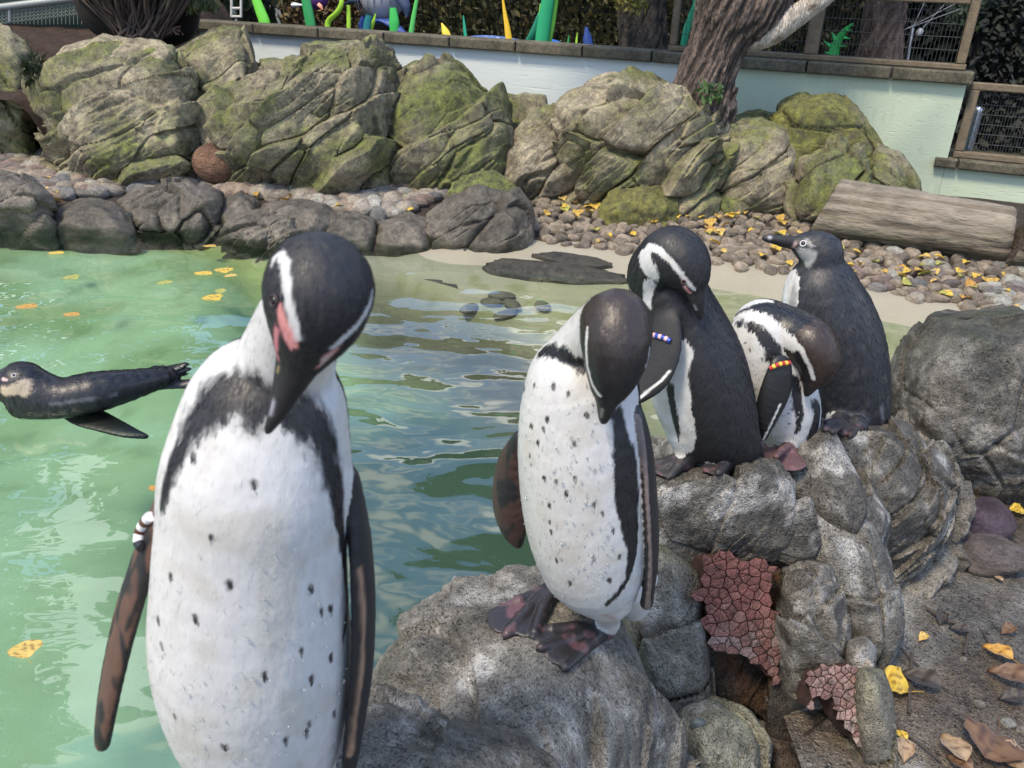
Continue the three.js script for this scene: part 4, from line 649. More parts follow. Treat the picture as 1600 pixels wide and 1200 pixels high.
// -- the third, seen from its side and back, beak on its shoulder
{
  const B = new Body(), D = 1.3;
  B.chain('b', .035, [[1128, 684, D, 56], [1112, 655, D, 70], [1097, 615, D, 77], [1083, 560, D, 75], [1068, 505, D, 62], [1048, 460, D, 54]]);
  B.chain('b', .02, [[1140, 690, D + .01, 44], [1168, 712, D + .01, 25], [1186, 732, D + .01, 9]]);
  B.chain('n', .025, [[1044, 465, D, 50], [1022, 430, D - .01, 42], [1036, 404, D - .03, 42]]);
  B.chain('h', .012, [[1052, 398, 1.265, 46], [1068, 412, 1.25, 42], [1082, 436, 1.235, 26]]);
  B.chain('k', .006, [[1085, 448, 1.23, 17], [1090, 472, 1.225, 11], [1094, 497, 1.225, 4.5]]);
  B.blade('f', .008, .008, TOCAM.clone().multiplyScalar(.85).addScaledVector(RIGHT, -.5), [[1042, 505, 1.235, 22], [1036, 545, 1.22, 28], [1020, 585, 1.21, 28], [1000, 618, 1.205, 12]]);
  const R = ['cap', 'ledge', 'stand', 'bank'];
  for (const [he, tips, hip] of [[[1070, 728], [[1024, 728], [1022, 742], [1048, 746]], [1074, 690, D - .03]], [[1140, 728], [[1112, 728], [1104, 738], [1122, 742]], [1122, 700, D + .03]]]) { const heel = onRock(...he, R, D), T = tips.map(([x, y]) => onRock(x, y, R, D - .03)), k = at(he[0] + 2, he[1] - 16, -heel.z); foot(B, k, heel, T, 1.05); B.limb('b', .02, at(...hip), k, .03, .014); }
  penguin({
    label: 'penguin resting its beak on its own back, blue and pink beads on its flipper', base: onRock(1090, 735, R, D), B, cell: .0028, fluff: .0008, size: .0068, flow: (tg) => tg === 'h' ? [-.6, .8, 0] : [.15, -1, 0],
    paint: (tg, x, y, z, nx, ny, nz, o, v) => {
      if ('twc'.includes(tg)) return feet(tg, o, v); if (tg === 'k') return set3(o, [.014, .014, .016]); if (tg === 'f') return set3(o, [.014, .014, .015]);
      set3(o, BLACK); if (tg === 'b' && -nx * .95 + nz * .1 > .42 && y < .72) set3(o, WHITE);
    },
    strokes: [
      [WHITE, 'b', [[1022, 612, 16], [1036, 640, 16], [1050, 672, 10]], { soft: .002, jit: .003 }],
      [BLACK, 'b', [[1046, 575, 7], [1047, 610, 7], [1054, 648, 6], [1061, 684, 5]], { soft: .002, jit: .004 }],
      [WHITE, 'b', [[1059, 517, 9], [1071, 548, 11], [1067, 588, 9], [1070, 635, 10], [1075, 670, 12], [1070, 698, 13]], { soft: .0016, jit: .005 }],
      [WHITE, 'hn', [[1006, 398, 12], [1014, 418, 15], [1024, 432, 8]], { soft: .0015, jit: .003 }],
      [WHITE, 'hn', [[1012, 384, 5], [1030, 392, 6], [1048, 408, 5], [1064, 428, 4.5], [1077, 444, 4], [1086, 453, 3]], { soft: .001, jit: .0015 }],
      [WHITE, 'nb', [[1014, 446, 11], [1010, 468, 7], [1020, 484, 5]], { soft: .0015, jit: .003 }],
      [WHITE, 'nb', [[978, 442, 5], [985, 452, 5]], {}], [BLACK, 'nbh', [[986, 426, 9], [992, 442, 8]], { jit: .003 }],
      [PINK, 'hk', [[1070, 448, 3], [1077, 457, 3]], { soft: .001, jit: .0006 }], [[.55, .35, .33], 'hk', [[1085, 456, 2]], {}],
      [[.70, .72, .68], 'f', [[997, 624, 2.4], [1014, 610, 2], [1034, 594, 2], [1046, 580, 2]], { soft: .001, jit: 0 }],
      [[.25, .25, .27], 'k', [[1085, 478, 2], [1087, 484, 2]], { soft: .002, jit: 0 }],
    ],
    bands: [{ line: [[1016, 523], [1026, 525], [1037, 528], [1047, 533]], r: .0042, colors: [[.02, .06, .35], [.75, .45, .45], [.02, .06, .35], [.75, .45, .45], [.02, .06, .35], [.75, .45, .45], [.02, .06, .35]] }],
    eyes: [[1068, 440, .0032, [.16, .1, .1]]],
  });
}
// -- the fourth, doubled over
{
  const B = new Body(), D = 1.43;
  B.chain('b', .03, [[1240, 690, D, 24], [1234, 668, D, 44], [1222, 632, D, 59], [1206, 582, D, 61], [1192, 535, D, 54], [1188, 512, D, 42]]);
  B.chain('n', .025, [[1200, 512, D, 40], [1232, 517, D - .02, 38], [1262, 532, D - .05, 36]]);
  B.chain('h', .014, [[1268, 538, D - .06, 38], [1280, 562, D - .07, 33], [1274, 586, D - .075, 22]]);
  B.chain('k', .006, [[1270, 594, D - .08, 13], [1265, 606, D - .08, 9], [1260, 617, D - .08, 4]]);
  B.blade('f', .006, .008, TOCAM.clone().multiplyScalar(.95).addScaledVector(RIGHT, .2), [[1220, 572, D - .095, 18], [1213, 606, D - .10, 25], [1200, 645, D - .10, 21], [1192, 684, D - .095, 6]]);
  const R = ['ledge', 'perch', 'cap', 'bank'];
  for (const [he, tips, hip] of [[[1232, 702], [[1212, 716], [1222, 722], [1236, 722]], [1236, 688, D]], [[1202, 694], [[1184, 700], [1190, 708], [1204, 708]], [1208, 672, D + .04]]]) { const heel = onRock(...he, R, D), T = tips.map(([x, y]) => onRock(x, y, R, D - .02)), k = at(he[0] + 2, he[1] - 12, -heel.z); foot(B, k, heel, T, .85); B.limb('b', .02, at(...hip), k, .026, .014); }
  penguin({
    label: 'penguin doubled over to preen under its flipper, red and yellow beads on the flipper', base: onRock(1225, 705, R, D), B, cell: .0028, fluff: .0007, mat: wetFeatherMat, size: .007, flow: (tg) => tg === 'h' ? [-.6, .9, 0] : [.1, -1, 0], drops: { n: 110, box: [1140, 540, 1250, 700] },
    paint: (tg, x, y, z, nx, ny, nz, o, v) => {
      if ('twc'.includes(tg)) { feet(tg, o, v); mixc(o, [.30, .14, .14], .3); return; } if (tg === 'k') return set3(o, [.014, .014, .016]); if (tg === 'f') return set3(o, [.012, .012, .013]);
      if (tg === 'h') return set3(o, [.036, .024, .019]); if (tg === 'n') return set3(o, BLACK);
      set3(o, nz * .8 - nx * .6 > -.1 ? WHITE : BLACK);
    },
    strokes: [
      [BLACK, 'bn', [[1140, 502, 6], [1170, 486, 10], [1200, 480, 13], [1230, 488, 12], [1262, 500, 10]], { jit: .003 }],
      [BLACK, 'bn', [[1150, 504, 4], [1182, 511, 9], [1205, 530, 13], [1211, 555, 13], [1202, 574, 9]], { soft: .002, jit: .006 }],
      [WHITE, 'bnh', [[1146, 498, 5], [1170, 489, 7], [1192, 496, 10], [1212, 512, 11], [1228, 532, 12], [1238, 545, 7]], { soft: .0015, jit: .003 }],
      [WHITE, 'nh', [[1236, 530, 8], [1252, 548, 5], [1264, 570, 4], [1271, 592, 3]], { soft: .001, jit: .0015 }],
      [[.014, .014, .016], 'nhb', [[1246, 554, 6], [1254, 574, 8], [1260, 594, 7]], { jit: .001 }],
      [BLACK, 'b', [[1240, 592, 9], [1246, 620, 8], [1250, 648, 6], [1246, 672, 4]], { soft: .002, jit: .005 }],
      [BLACK, 'b', [[1276, 600, 8], [1278, 640, 10], [1270, 680, 12]], {}],
      [WHITE, 'b', [[1240, 568, 4], [1252, 590, 5], [1258, 620, 4], [1262, 645, 5], [1255, 675, 6], [1236, 700, 7]], { soft: .001, jit: .0015 }],
      ...[[1237, 640], [1232, 646], [1242, 632], [1233, 662], [1236, 628], [1164, 536], [1172, 546], [1190, 560]].map(([x, y]) => [[.03, .03, .03], 'b', [[x, y, 1.6]], { soft: .001, jit: .001 }]),
      [[.7, .7, .66], 'f', [[1192, 688, 1.6], [1206, 660, 1.6], [1219, 632, 1.6]], { soft: .001, jit: 0 }],
    ],
    bands: [{ line: [[1202, 576], [1212, 571], [1223, 568], [1233, 567]], r: .0042, colors: [[.42, .03, .03], [.75, .5, .05], [.42, .03, .03], [.75, .5, .05], [.42, .03, .03], [.75, .5, .05], [.42, .03, .03]] }],
    eyes: [],
  });
}
// -- the upright young one
{
  const B = new Body(), D = 1.65;
  B.chain('b', .035, [[1338, 655, D, 44], [1330, 635, D, 56], [1321, 595, D, 65], [1308, 540, D, 70], [1291, 490, D, 67], [1282, 455, D, 53]]);
  B.chain('b', .02, [[1345, 650, D, 38], [1366, 672, D + .01, 18], [1380, 688, D + .01, 7]]);
  B.chain('n', .025, [[1281, 455, D, 48], [1283, 418, D, 34], [1284, 400, D, 30]]);
  B.chain('h', .014, [[1284, 392, D, 29], [1268, 386, D, 25], [1254, 383, D, 17]]);
  B.chain('k', .006, [[1248, 379, D, 10.5], [1222, 376, D, 8.5], [1204, 373, D, 6.5], [1193, 372, D, 4]]);
  B.chain('k', .004, [[1244, 386, D, 6], [1218, 382, D, 4]]);
  B.blade('f', .010, .009, RIGHT.clone().multiplyScalar(.75).addScaledVector(TOCAM, .65), [[1338, 482, D - .02, 20], [1362, 540, D - .02, 30], [1374, 600, D - .02, 26], [1378, 640, D - .02, 10]]);
  const R = ['perch', 'ledge', 'boulder'];
  for (const [he, tips, hip] of [[[1312, 668], [[1292, 664], [1288, 674], [1300, 678]], [1316, 650, D]], [[1340, 672], [[1318, 672], [1316, 680], [1328, 684]], [1340, 652, D]]]) { const heel = onRock(...he, R, D), T = tips.map(([x, y]) => onRock(x, y, R, D - .02)), k = at(he[0], he[1] - 10, -heel.z); foot(B, k, heel, T, 1); B.limb('b', .02, at(...hip), k, .03, .014); }
  const SLATE = [.020, .022, .027];
  penguin({
    label: 'young plain slate-grey penguin standing upright and looking left', base: onRock(1325, 675, R, D), B, cell: .003, fluff: .0011, size: .0092, flow: (tg) => tg === 'h' ? [1, -.3, 0] : [.2, -1, 0],
    paint: (tg, x, y, z, nx, ny, nz, o, v) => { if ('twc'.includes(tg)) return feet(tg, o, v); if (tg === 'k') return set3(o, [.014, .014, .015]); set3(o, SLATE); if (tg === 'b' && -nx > .80) set3(o, WHITE); mixc(o, [.05, .045, .045], sstep(.2, .5, v) * .5); },
    strokes: [
      [[.70, .74, .78], 'bn', [[1224, 430, 5], [1226, 452, 9], [1228, 480, 9], [1230, 510, 8]], { soft: .006, jit: .006 }],
      [[.34, .34, .33], 'hn', [[1252, 394, 7], [1266, 399, 9], [1262, 408, 8], [1254, 402, 6]], { soft: .004, jit: .003 }],
      [[.30, .29, .28], 'h', [[1258, 375, 3], [1268, 384, 2]], { soft: .003, jit: .002 }],
      [[.35, .24, .22], 'hk', [[1243, 380, 3], [1239, 386, 2]], { soft: .002, jit: 0 }],
      [[.35, .36, .38], 'k', [[1203, 371, 3]], { soft: .003, jit: 0 }],
      [[.12, .12, .13], 'bf', [[1378, 635, 4], [1381, 655, 4]], { soft: .006 }],
    ],
    eyes: [[1255, 380.5, .0052, [.45, .44, .43]]],
  });
}
// -- the swimmer
{
  const B = new Body(), w = (x, y, r, yl) => { const d = -onY(x, yl, 0).z; return [x, y, d + .0, r]; };
  B.chain('b', .03, [w(40, 628, 28, 642), w(90, 624, 31, 642), w(145, 613, 32, 638), w(200, 602, 25, 626), w(250, 590, 16, 612), w(276, 582, 8, 598)]);
  B.chain('n', .03, [w(60, 612, 34, 640), w(40, 600, 34, 640)]);
  B.chain('h', .014, [w(30, 598, 33, 640), w(12, 602, 27, 640)]);
  B.chain('k', .006, [w(-2, 602, 13, 640), w(-22, 604, 9, 640), w(-40, 606, 4, 640)]);
  for (const [x, y] of [[291, 569], [294, 577], [289, 584], [280, 589]]) B.blade('b', .006, .007, V(0, 1, .4), [w(245, 584, 13, 606), w(270, (584 + y) / 2, 8, 602), w(x, y, 2.6, 600)]);
  for (const [x, y] of [[316, 594], [323, 602], [308, 608]]) B.blade('t', .004, .008, V(0, 1, .5), [w(240, 599, 12, 608), w(282, 600, 8, 606), w(x, y, 4.5, 606)]);
  const deep = (x, y, r, h) => [x, y, -onY(x, y, h).z, r];
  B.blade('f', .008, .009, V(0, 1, .25), [deep(95, 630, 15, 0), deep(130, 648, 22, -.02), deep(165, 662, 18, -.03), deep(200, 675, 12, -.04), deep(228, 682, 4, -.05)]);
  penguin({
    label: 'young dark penguin swimming to the left on the green water', base: onY(150, 630, 0), B, cell: .0034, fluff: .0012, mat: wetFeatherMat, plumes: 16000, size: .009, flow: () => [1, .05, 0],
    paint: (tg, x, y, z, nx, ny, nz, o, v) => { set3(o, [.014, .014, .017]); if (tg === 'k') mixc(o, [.05, .04, .04], .5); if ('bn'.includes(tg) && y < -.005) set3(o, [.55, .6, .55]); if (tg === 'f') set3(o, [.004, .004, .005]); },
    strokes: [
      [[.42, .34, .24], 'hn', [[6, 612, 8], [24, 608, 10], [40, 598, 8], [34, 612, 9]], { soft: .006, jit: .006 }],
      [[.02, .02, .02], 'h', [[20, 587, 7]], { soft: .004 }],
      [[.50, .36, .33], 'hk', [[4, 592, 3], [10, 594, 2]], { soft: .002, jit: 0 }],
      [[.10, .10, .11], 'b', [[80, 632, 3], [120, 626, 3], [180, 617, 3]], { soft: .006, jit: .008 }],
    ],
    eyes: [[22, 586.5, .0052, [.40, .39, .37]]],
  });
}

// ------------------------------------------------------------------ pebble bed between the rocks and the beach
const bedLine = [[-700, 322], [-300, 330], [100, 336], [350, 346], [560, 366], [838, 379], [960, 396], [1120, 414], [1330, 450], [1545, 492], [1800, 545]].map(([x, y]) => flat(onY(x, y, 0.05)));
const bedY = (x, d) => { const b = signedTo(bedLine, x, d); if (b < -.12) return Math.min(-.02, poolY(x, d) - .05); return .045 + (b > 0 ? .075 * Math.min(b, .8) : .6 * b) + .02 * fbm(x * 3, d * 3, 6, 3); };
const bed = tag(mesh('pebble_bed', sheet(-5.5, 4.6, 2.6, 7.2, .06, bedY), std({ color: rgb(.085, .065, .05), map: again(stoneTint, 3), bumpMap: again(stoneBump, 3), bumpScale: .02, roughness: .95 })), null, null, null, 'structure');
const inside = (poly, x, y) => { let c = false; for (let i = 0, j = poly.length - 1; i < poly.length; j = i++) { const [a, b] = poly[i], [e, f] = poly[j]; if (b > y !== f > y && x < (e - a) * (y - b) / (f - b) + a) c = !c; } return c; };
const toPx = (p) => { const v = p.clone().project(camera); return [800 + 800 * v.x, 600 - 600 * v.y]; };
const lumpy = (seed, w = 14, h = 9) => { const g = new THREE.SphereGeometry(1, w, h), P = g.attributes.position, v = V(0, 0, 0); for (let i = 0; i < P.count; i++) { v.fromBufferAttribute(P, i); const k = 1 + .22 * noise(v.x * .9 + seed * 5, v.y * .9, v.z * .9) + .10 * noise(v.x * 1.8, v.y * 1.8 + seed * 3, v.z * 1.8); P.setXYZ(i, v.x * k, v.y * k, v.z * k); } g.computeVertexNormals(); return g; };
const cobbleGeo = [1, 2, 3, 4, 5, 6].map((s) => lumpy(s));
const cobbleMat = [[0.48, 0.40, 0.36], [0.65, 0.58, 0.48], [0.31, 0.25, 0.23], [0.82, 0.73, 0.60], [0.43, 0.31, 0.26], [0.67, 0.53, 0.41], [0.43, 0.43, 0.42], [0.55, 0.42, 0.36], [0.85, 0.83, 0.72], [0.53, 0.50, 0.46]].map((c, i) => std({ color: rgb(...c), map: again(stoneTint, 1.3 + .2 * (i % 3)), bumpMap: again(stoneBump, 1), bumpScale: .02, roughness: .62 + .1 * (i % 4) }));
const rightBed = [[842, 312], [940, 332], [1060, 338], [1130, 326], [1270, 322], [1268, 370], [1440, 398], [1575, 412], [1625, 425], [1625, 510], [1545, 494], [1330, 452], [1120, 416], [960, 398], [845, 380], [822, 345]];
const leftBed = [[-10, 228], [60, 240], [130, 268], [240, 268], [330, 280], [420, 284], [600, 288], [720, 296], [690, 312], [590, 350], [520, 328], [400, 310], [340, 305], [200, 304], [90, 316], [-10, 268]];
{
  const r = rng(77), spots = [];
  for (let d = 2.7; d < 5.8; d += .058) for (let x = -4; x < 3; x += .066) {
    const X = x + (r() - .5) * .05 + (Math.round(d / .058) % 2) * .033, D = d + (r() - .5) * .045, p = V(X, bedY(X, D), -D), [u, v] = toPx(p), big = r(), i = Math.floor(r() * 6), m = Math.floor(r() * 10), a = r() * 6.3, t = r();
    const R = inside(rightBed, u, v), L = inside(leftBed, u, v); if (!R && !L) continue;
    const s = .030 + .022 * big * big + (L ? .018 : 0) - .010 * sstep(3.2, 4.2, D) * (R ? 1 : 0) * big; spots.push({ p, s, i, m: L ? [0, 1, 3, 8, 5, 7, 1, 9, 3, 6][m] : m, a, t, near: D });
  }
  spots.sort((a, b) => a.near / a.s - b.near / b.s);
  const M = new THREE.Matrix4(), Q = new THREE.Quaternion(), place = (o, s) => { o.position.set(s.p.x, s.p.y + s.s * .30, s.p.z); o.rotation.set((s.t - .5) * .7, s.a, (hash1(s.a) - .5) * .6); o.scale.set(s.s * 1.18, s.s * (.58 + .25 * s.t), s.s * .92); };
  spots.slice(0, 300).forEach((s) => place(mesh('cobble', cobbleGeo[s.i], cobbleMat[s.m], bed), s));
  const rest = spots.slice(300), dummy = new THREE.Object3D(), im = new THREE.InstancedMesh(cobbleGeo[0], cobbleMat[1], Math.max(1, rest.length)); im.name = 'cobbles'; im.castShadow = im.receiveShadow = true;
  rest.forEach((s, i) => { place(dummy, s); dummy.updateMatrix(); im.setMatrixAt(i, dummy.matrix); im.setColorAt(i, rgb(.55 + .9 * hash1(i), .53 + .8 * hash1(i), .5 + .72 * hash1(i))); }); tag(im, null, null, null, 'stuff'); bed.add(im);
}
// ------------------------------------------------------------------ leaves
function leafGeo(kind) {   // a broad or an oval blade with a midrib, curl, nibbled margin, brown spots and a stalk; about 1 long
  const n = 14, m = 10, P = [], C = [], I = [], W = kind === 0 ? (s) => .62 * Math.pow(Math.sin(Math.PI * Math.min(1, .04 + .62 * s + .36 * s * s)), .75) : kind === 1 ? (s) => .36 * Math.pow(Math.sin(Math.PI * Math.pow(clamp(s, .01, .99), .8)), .9) : (s) => .44 * Math.pow(Math.sin(Math.PI * clamp(s, .02, .985)), .55) * (1 + .25 * Math.sin(s * 17));
  for (let i = 0; i <= n; i++) for (let j = 0; j <= m; j++) {
    const s = i / n, t = j / m * 2 - 1, w = W(s) * (1 + .22 * noise(s * 6, t > 0 ? 3 : 7, kind * 4)), x = t * w, y = s + (kind === 0 ? -.16 * (1 - Math.abs(t)) * sstep(.7, 1, s) : 0);
    const h = .34 * Math.abs(x) * (kind === 1 ? 1.3 : .8) + .16 * Math.sin(y * 3.2 + kind) + .09 * noise(x * 4, y * 4, kind * 3 + 2) + .12 * t * t * sstep(.4, 1, s);
    P.push(x, h, -(y - .45)); const vein = Math.exp(-Math.pow(t / .09, 2)) * .25 + .14 * Math.pow(Math.abs(Math.sin((s - Math.abs(t) * .35) * 26)), 12), sp = sstep(.12, .4, noise(x * 9 + kind * 5, y * 9, 5)) * .6 + sstep(.72, 1, Math.abs(t)) * .25 * (.5 + noise(s * 9, t, 1)), k = (1 - sp) * (1 - vein * .5); C.push(k, k * (1 - .3 * sp), k * (1 - .3 * sp));
  }
  for (let i = 0; i < n; i++) for (let j = 0; j < m; j++) { const a = i * (m + 1) + j, b = a + m + 1; I.push(a, a + 1, b, b, a + 1, b + 1); }
  const st = new THREE.TubeGeometry(new THREE.QuadraticBezierCurve3(V(0, P[1 + 3 * Math.floor(m / 2)], .45), V(.03, .06, .68), V(.12, .02, .9)), 6, .014, 5), sp = st.attributes.position.array, si = st.index.array, off = P.length / 3; for (const q of sp) P.push(q); for (let k = 0; k < sp.length / 3; k++) C.push(.7, .6, .5); for (const q of si) I.push(q + off);
  const g = new THREE.BufferGeometry(); g.setAttribute('position', new THREE.Float32BufferAttribute(P, 3)); g.setAttribute('color', new THREE.Float32BufferAttribute(C, 3)); g.setIndex(I); g.computeVertexNormals(); return g;
}
const leaves = [0, 1, 2].map(leafGeo);
const leafMat = (c, ro = .6) => new THREE.MeshPhysicalMaterial({ color: rgb(...c), roughness: ro, vertexColors: true, transmission: .25, thickness: 0, side: THREE.DoubleSide });
const YEL = leafMat([.68, .47, .05]), YEL2 = leafMat([.58, .38, .06]), GOLD = leafMat([.66, .46, .12]), ORN = leafMat([.55, .30, .05]), BRN = leafMat([.16, .085, .04]), DRK = leafMat([.045, .035, .028]), TAN = leafMat([.38, .27, .16]), LIME = leafMat([.42, .42, .08]);
const leafAt = (p, size, kind, mat, turn, tilt, label, grp) => { const m = tag(mesh('fallen_leaf', leaves[kind], mat), label, 'leaf', grp); m.position.copy(p); m.scale.setScalar(size); m.rotation.set(tilt, turn, tilt * .6); return m; };
{
  const r = rng(5), put = (n, poly, label, grp) => { let k = 0, g = 0; const xs = poly.map((p) => p[0]), ys = poly.map((p) => p[1]); while (k < n && g++ < 4000) { const u = lerp(Math.min(...xs), Math.max(...xs), r()), v = lerp(Math.min(...ys), Math.max(...ys), r()); if (!inside(poly, u, v)) continue; if (r() > .35 + .9 * sstep(-.1, .2, noise(u * .02, v * .04, 3))) continue; let p = onY(u, v, .12); for (let q = 0; q < 3; q++) p = onY(u, v, bedY(p.x, -p.z) + .034); leafAt(p, .034 + .028 * r(), r() < .6 ? 0 : 1, [YEL, YEL, YEL2, GOLD, ORN, LIME][Math.floor(r() * 6)], r() * 6.3, (r() - .5) * 1.0, label, grp); k++; } };
  put(100, rightBed, 'yellow or orange fallen leaf on the pebbles right of the largest shore boulder', 'fallen leaves on the pebbles on the right');
  put(34, [[838, 296], [960, 318], [1140, 325], [1280, 312], [1270, 336], [1100, 342], [930, 340], [845, 325]], 'yellow or orange fallen leaf gathered at the foot of the right-hand boulders', 'fallen leaves along the foot of the boulders');
  put(38, leftBed, 'yellow or orange fallen leaf on the pale pebbles behind the dark shore rocks', 'fallen leaves on the pebbles on the left');
}
// ------------------------------------------------------------------ weathered logs
const woodMat = std({ vertexColors: true, map: again(timber, 1, 1), bumpMap: again(timber, 1, 1), bumpScale: .012, roughness: .9 });
function log(name, label, A, Bp, rA, rB, seed) {
  const ax = Bp.clone().sub(A), L = ax.length(); ax.normalize(); const s1 = V(0, 1, 0).addScaledVector(ax, -ax.y).normalize(), s2 = ax.clone().cross(s1), nu = 70, nv = 64, P = [], C = [], U = [], I = [];
  for (let i = 0; i <= nu; i++) for (let j = 0; j <= nv; j++) {
    const t = i / nu, a = j / nv * Math.PI * 2, ca = Math.cos(a), sa = Math.sin(a); let r = lerp(rA, rB, t) * (1 + .05 * noise(ca * 1.4 + seed, sa * 1.4, t * 2)) - .030 * Math.pow(Math.max(0, noise(ca * 9 + seed, sa * 9, t * 1.1) - .18), .5) - .010 * Math.pow(Math.max(0, noise(ca * 19 + seed, sa * 19, t * 2) - .1), .6) - .004 * noise(ca * 26, sa * 26, t * 4 + seed);
    const e = Math.min(t, 1 - t) * L; r -= .012 * Math.exp(-e / .008);
    const slant = (t < .5 ? 1 : -.3) * (ca * .05 * Math.exp(-Math.min(t, 1 - t) * 6)), p = A.clone().addScaledVector(ax, t * L + slant).addScaledVector(s1, ca * r).addScaledVector(s2, sa * r);
    P.push(p.x, p.y, p.z); U.push(t * L, a * .16); const n = fbm(ca * 3, sa * 3 + seed, t * 3, 4), k = 1 + .6 * n; const c = [.33 * k, .30 * k, .255 * k]; mixc(c, [.20, .165, .13], .75 * sstep(.0, .35, noise(ca * 16 + seed, sa * 16, t * 1.6))); mixc(c, [.10, .09, .05], .7 * sstep(.1, -.75, ca + n)); mixc(c, [.20, .21, .09], .4 * sstep(.05, .3, n) * sstep(.6, -.2, ca)); mixc(c, [.12, .10, .08], .8 * sstep(.25, .5, noise(ca * 9 + seed, sa * 9, t * 1.3))); C.push(...c);  // underside painted darker, carrying the shade beneath the log
  }
  for (let i = 0; i < nu; i++) for (let j = 0; j < nv; j++) { const a = i * (nv + 1) + j, b = a + nv + 1; I.push(a, b, a + 1, b, b + 1, a + 1); }
  const g = new THREE.BufferGeometry(); g.setAttribute('position', new THREE.Float32BufferAttribute(P, 3)); g.setAttribute('uv', new THREE.Float32BufferAttribute(U, 2)); g.setAttribute('color', new THREE.Float32BufferAttribute(C, 3)); g.setIndex(I); g.computeVertexNormals();
  const o = group(name, A.clone()); tag(o, label, 'log'); g.translate(-A.x, -A.y, -A.z); mesh('bark_face', g, woodMat, o);
  for (const [q, i0, flip] of [[A, 0, 1], [Bp, nu, 0]]) {
    const E = [], EI = [], EC = [], EU = [], ring = []; const cpos = V(0, 0, 0); for (let j = 0; j < nv; j++) { const k = (i0 * (nv + 1) + j) * 3; ring.push(V(P[k], P[k + 1], P[k + 2]).sub(A)); cpos.add(ring[j]); } cpos.divideScalar(nv);
    for (let s = 0; s <= 8; s++) for (let j = 0; j < nv; j++) { const p = cpos.clone().lerp(ring[j], s / 8); p.addScaledVector(ax, .006 * noise(p.x * 30, p.y * 30, p.z * 30)); E.push(p.x, p.y, p.z); const k = .7 + .3 * Math.sin(s * 4 + noise(j * .1, s, 1)); EC.push(.13 * k, .10 * k, .075 * k); EU.push(p.x * 2, p.y * 2); }
    for (let s = 0; s < 8; s++) for (let j = 0; j < nv; j++) { const a = s * nv + j, b = s * nv + (j + 1) % nv; EI.push(a, a + nv, b, b, a + nv, b + nv); }
    const eg = new THREE.BufferGeometry(); eg.setAttribute('position', new THREE.Float32BufferAttribute(E, 3)); eg.setAttribute('color', new THREE.Float32BufferAttribute(EC, 3)); eg.setAttribute('uv', new THREE.Float32BufferAttribute(EU, 2)); eg.setIndex(EI); eg.computeVertexNormals(); mesh('cut_end', eg, woodMat, o);
  }
  return o;
}
{
  const dL = gd(1272, 372, .10) + .10, dR = gd(1557, 416, .10) + .10, A = at(1286, 326, dL), Bp = at(1580, 371, dR);
  log('log', 'thick weathered grey log lying on the pebbles below the green wall', A, Bp, metres(A, 49), metres(Bp, 47), 3);
  const d2 = gd(1600, 425, .10) + .10, A2 = at(1592, 374, d2), B2 = at(1900, 410, d2 - .25); log('log', 'second weathered log, cut off by the right edge of the picture', A2, B2, metres(A2, 47), metres(B2, 46), 8);
}
// ------------------------------------------------------------------ the leaning tree and what grows behind the wall
const barkMat = std({ vertexColors: true, bumpMap: again(featherBump, 2.2, 1.1), bumpScale: .03, roughness: .95 });
function organic(B, cell, paint, amp, k = 40) {   // a solid grown from limbs, its bark broken into strands
  const [P, T] = B.surface(cell), pos = new Float32Array(P), nv = P.length / 3, col = new Float32Array(nv * 3), o = [0, 0, 0], g = new THREE.BufferGeometry(); g.setAttribute('position', new THREE.BufferAttribute(pos, 3)); g.setIndex(T); g.computeVertexNormals(); const N = g.attributes.normal.array.slice();
  for (let i = 0; i < nv; i++) { const x = P[i * 3], y = P[i * 3 + 1], z = P[i * 3 + 2]; B.d(x, y, z); const s = noise(x * k - y * k * .35, y * k * .14, z * k) + .6 * noise(x * k * 2.3 - y * k * .7, y * k * .4, z * k * 2.3); paint(B.tag, x, y, z, s, o); const h = amp * s * (B.tag === 'p' ? .15 : 1); for (let c = 0; c < 3; c++) { pos[i * 3 + c] += N[i * 3 + c] * h; col[i * 3 + c] = o[c]; } }
  g.setAttribute('color', new THREE.BufferAttribute(col, 3)); g.computeVertexNormals(); return boxUV(g);
}
const bark = (a, b) => (tg, x, y, z, s, o) => { set3(o, a); mixc(o, b, sstep(-.35, .45, s)); if (tg === 'p') { set3(o, [.50, .45, .38]); mixc(o, [.25, .2, .15], sstep(.1, .35, fbm(x * 9, y * 9, z * 9, 3))); } };
const leafCard = (() => { const g = new THREE.BufferGeometry(); g.setAttribute('position', new THREE.Float32BufferAttribute([0, 0, 0, .28, .45, .06, 0, 1, -.05, -.28, .45, .06], 3)); g.setIndex([0, 1, 2, 0, 2, 3]); g.computeVertexNormals(); return g; })();
function foliage(name, parent, n, place, mat, size, colours, seed) {
  const im = new THREE.InstancedMesh(leafCard, mat, n), o = new THREE.Object3D(), r = rng(seed), c = new THREE.Color(); im.name = name; im.castShadow = im.receiveShadow = true;
  for (let i = 0; i < n; i++) { place(o, r, i); o.scale.setScalar(size * (.6 + .8 * r())); o.updateMatrix(); im.setMatrixAt(i, o.matrix); const k = colours[Math.floor(r() * colours.length)], b = .65 + .7 * r(); im.setColorAt(i, c.setRGB(k[0] * b, k[1] * b, k[2] * b)); }
  tag(im, null, null, null, 'stuff'); parent.add(im); return im;
}
const foliageMat = new THREE.MeshPhysicalMaterial({ color: 0xffffff, roughness: .7, transmission: .3, thickness: 0, side: THREE.DoubleSide });
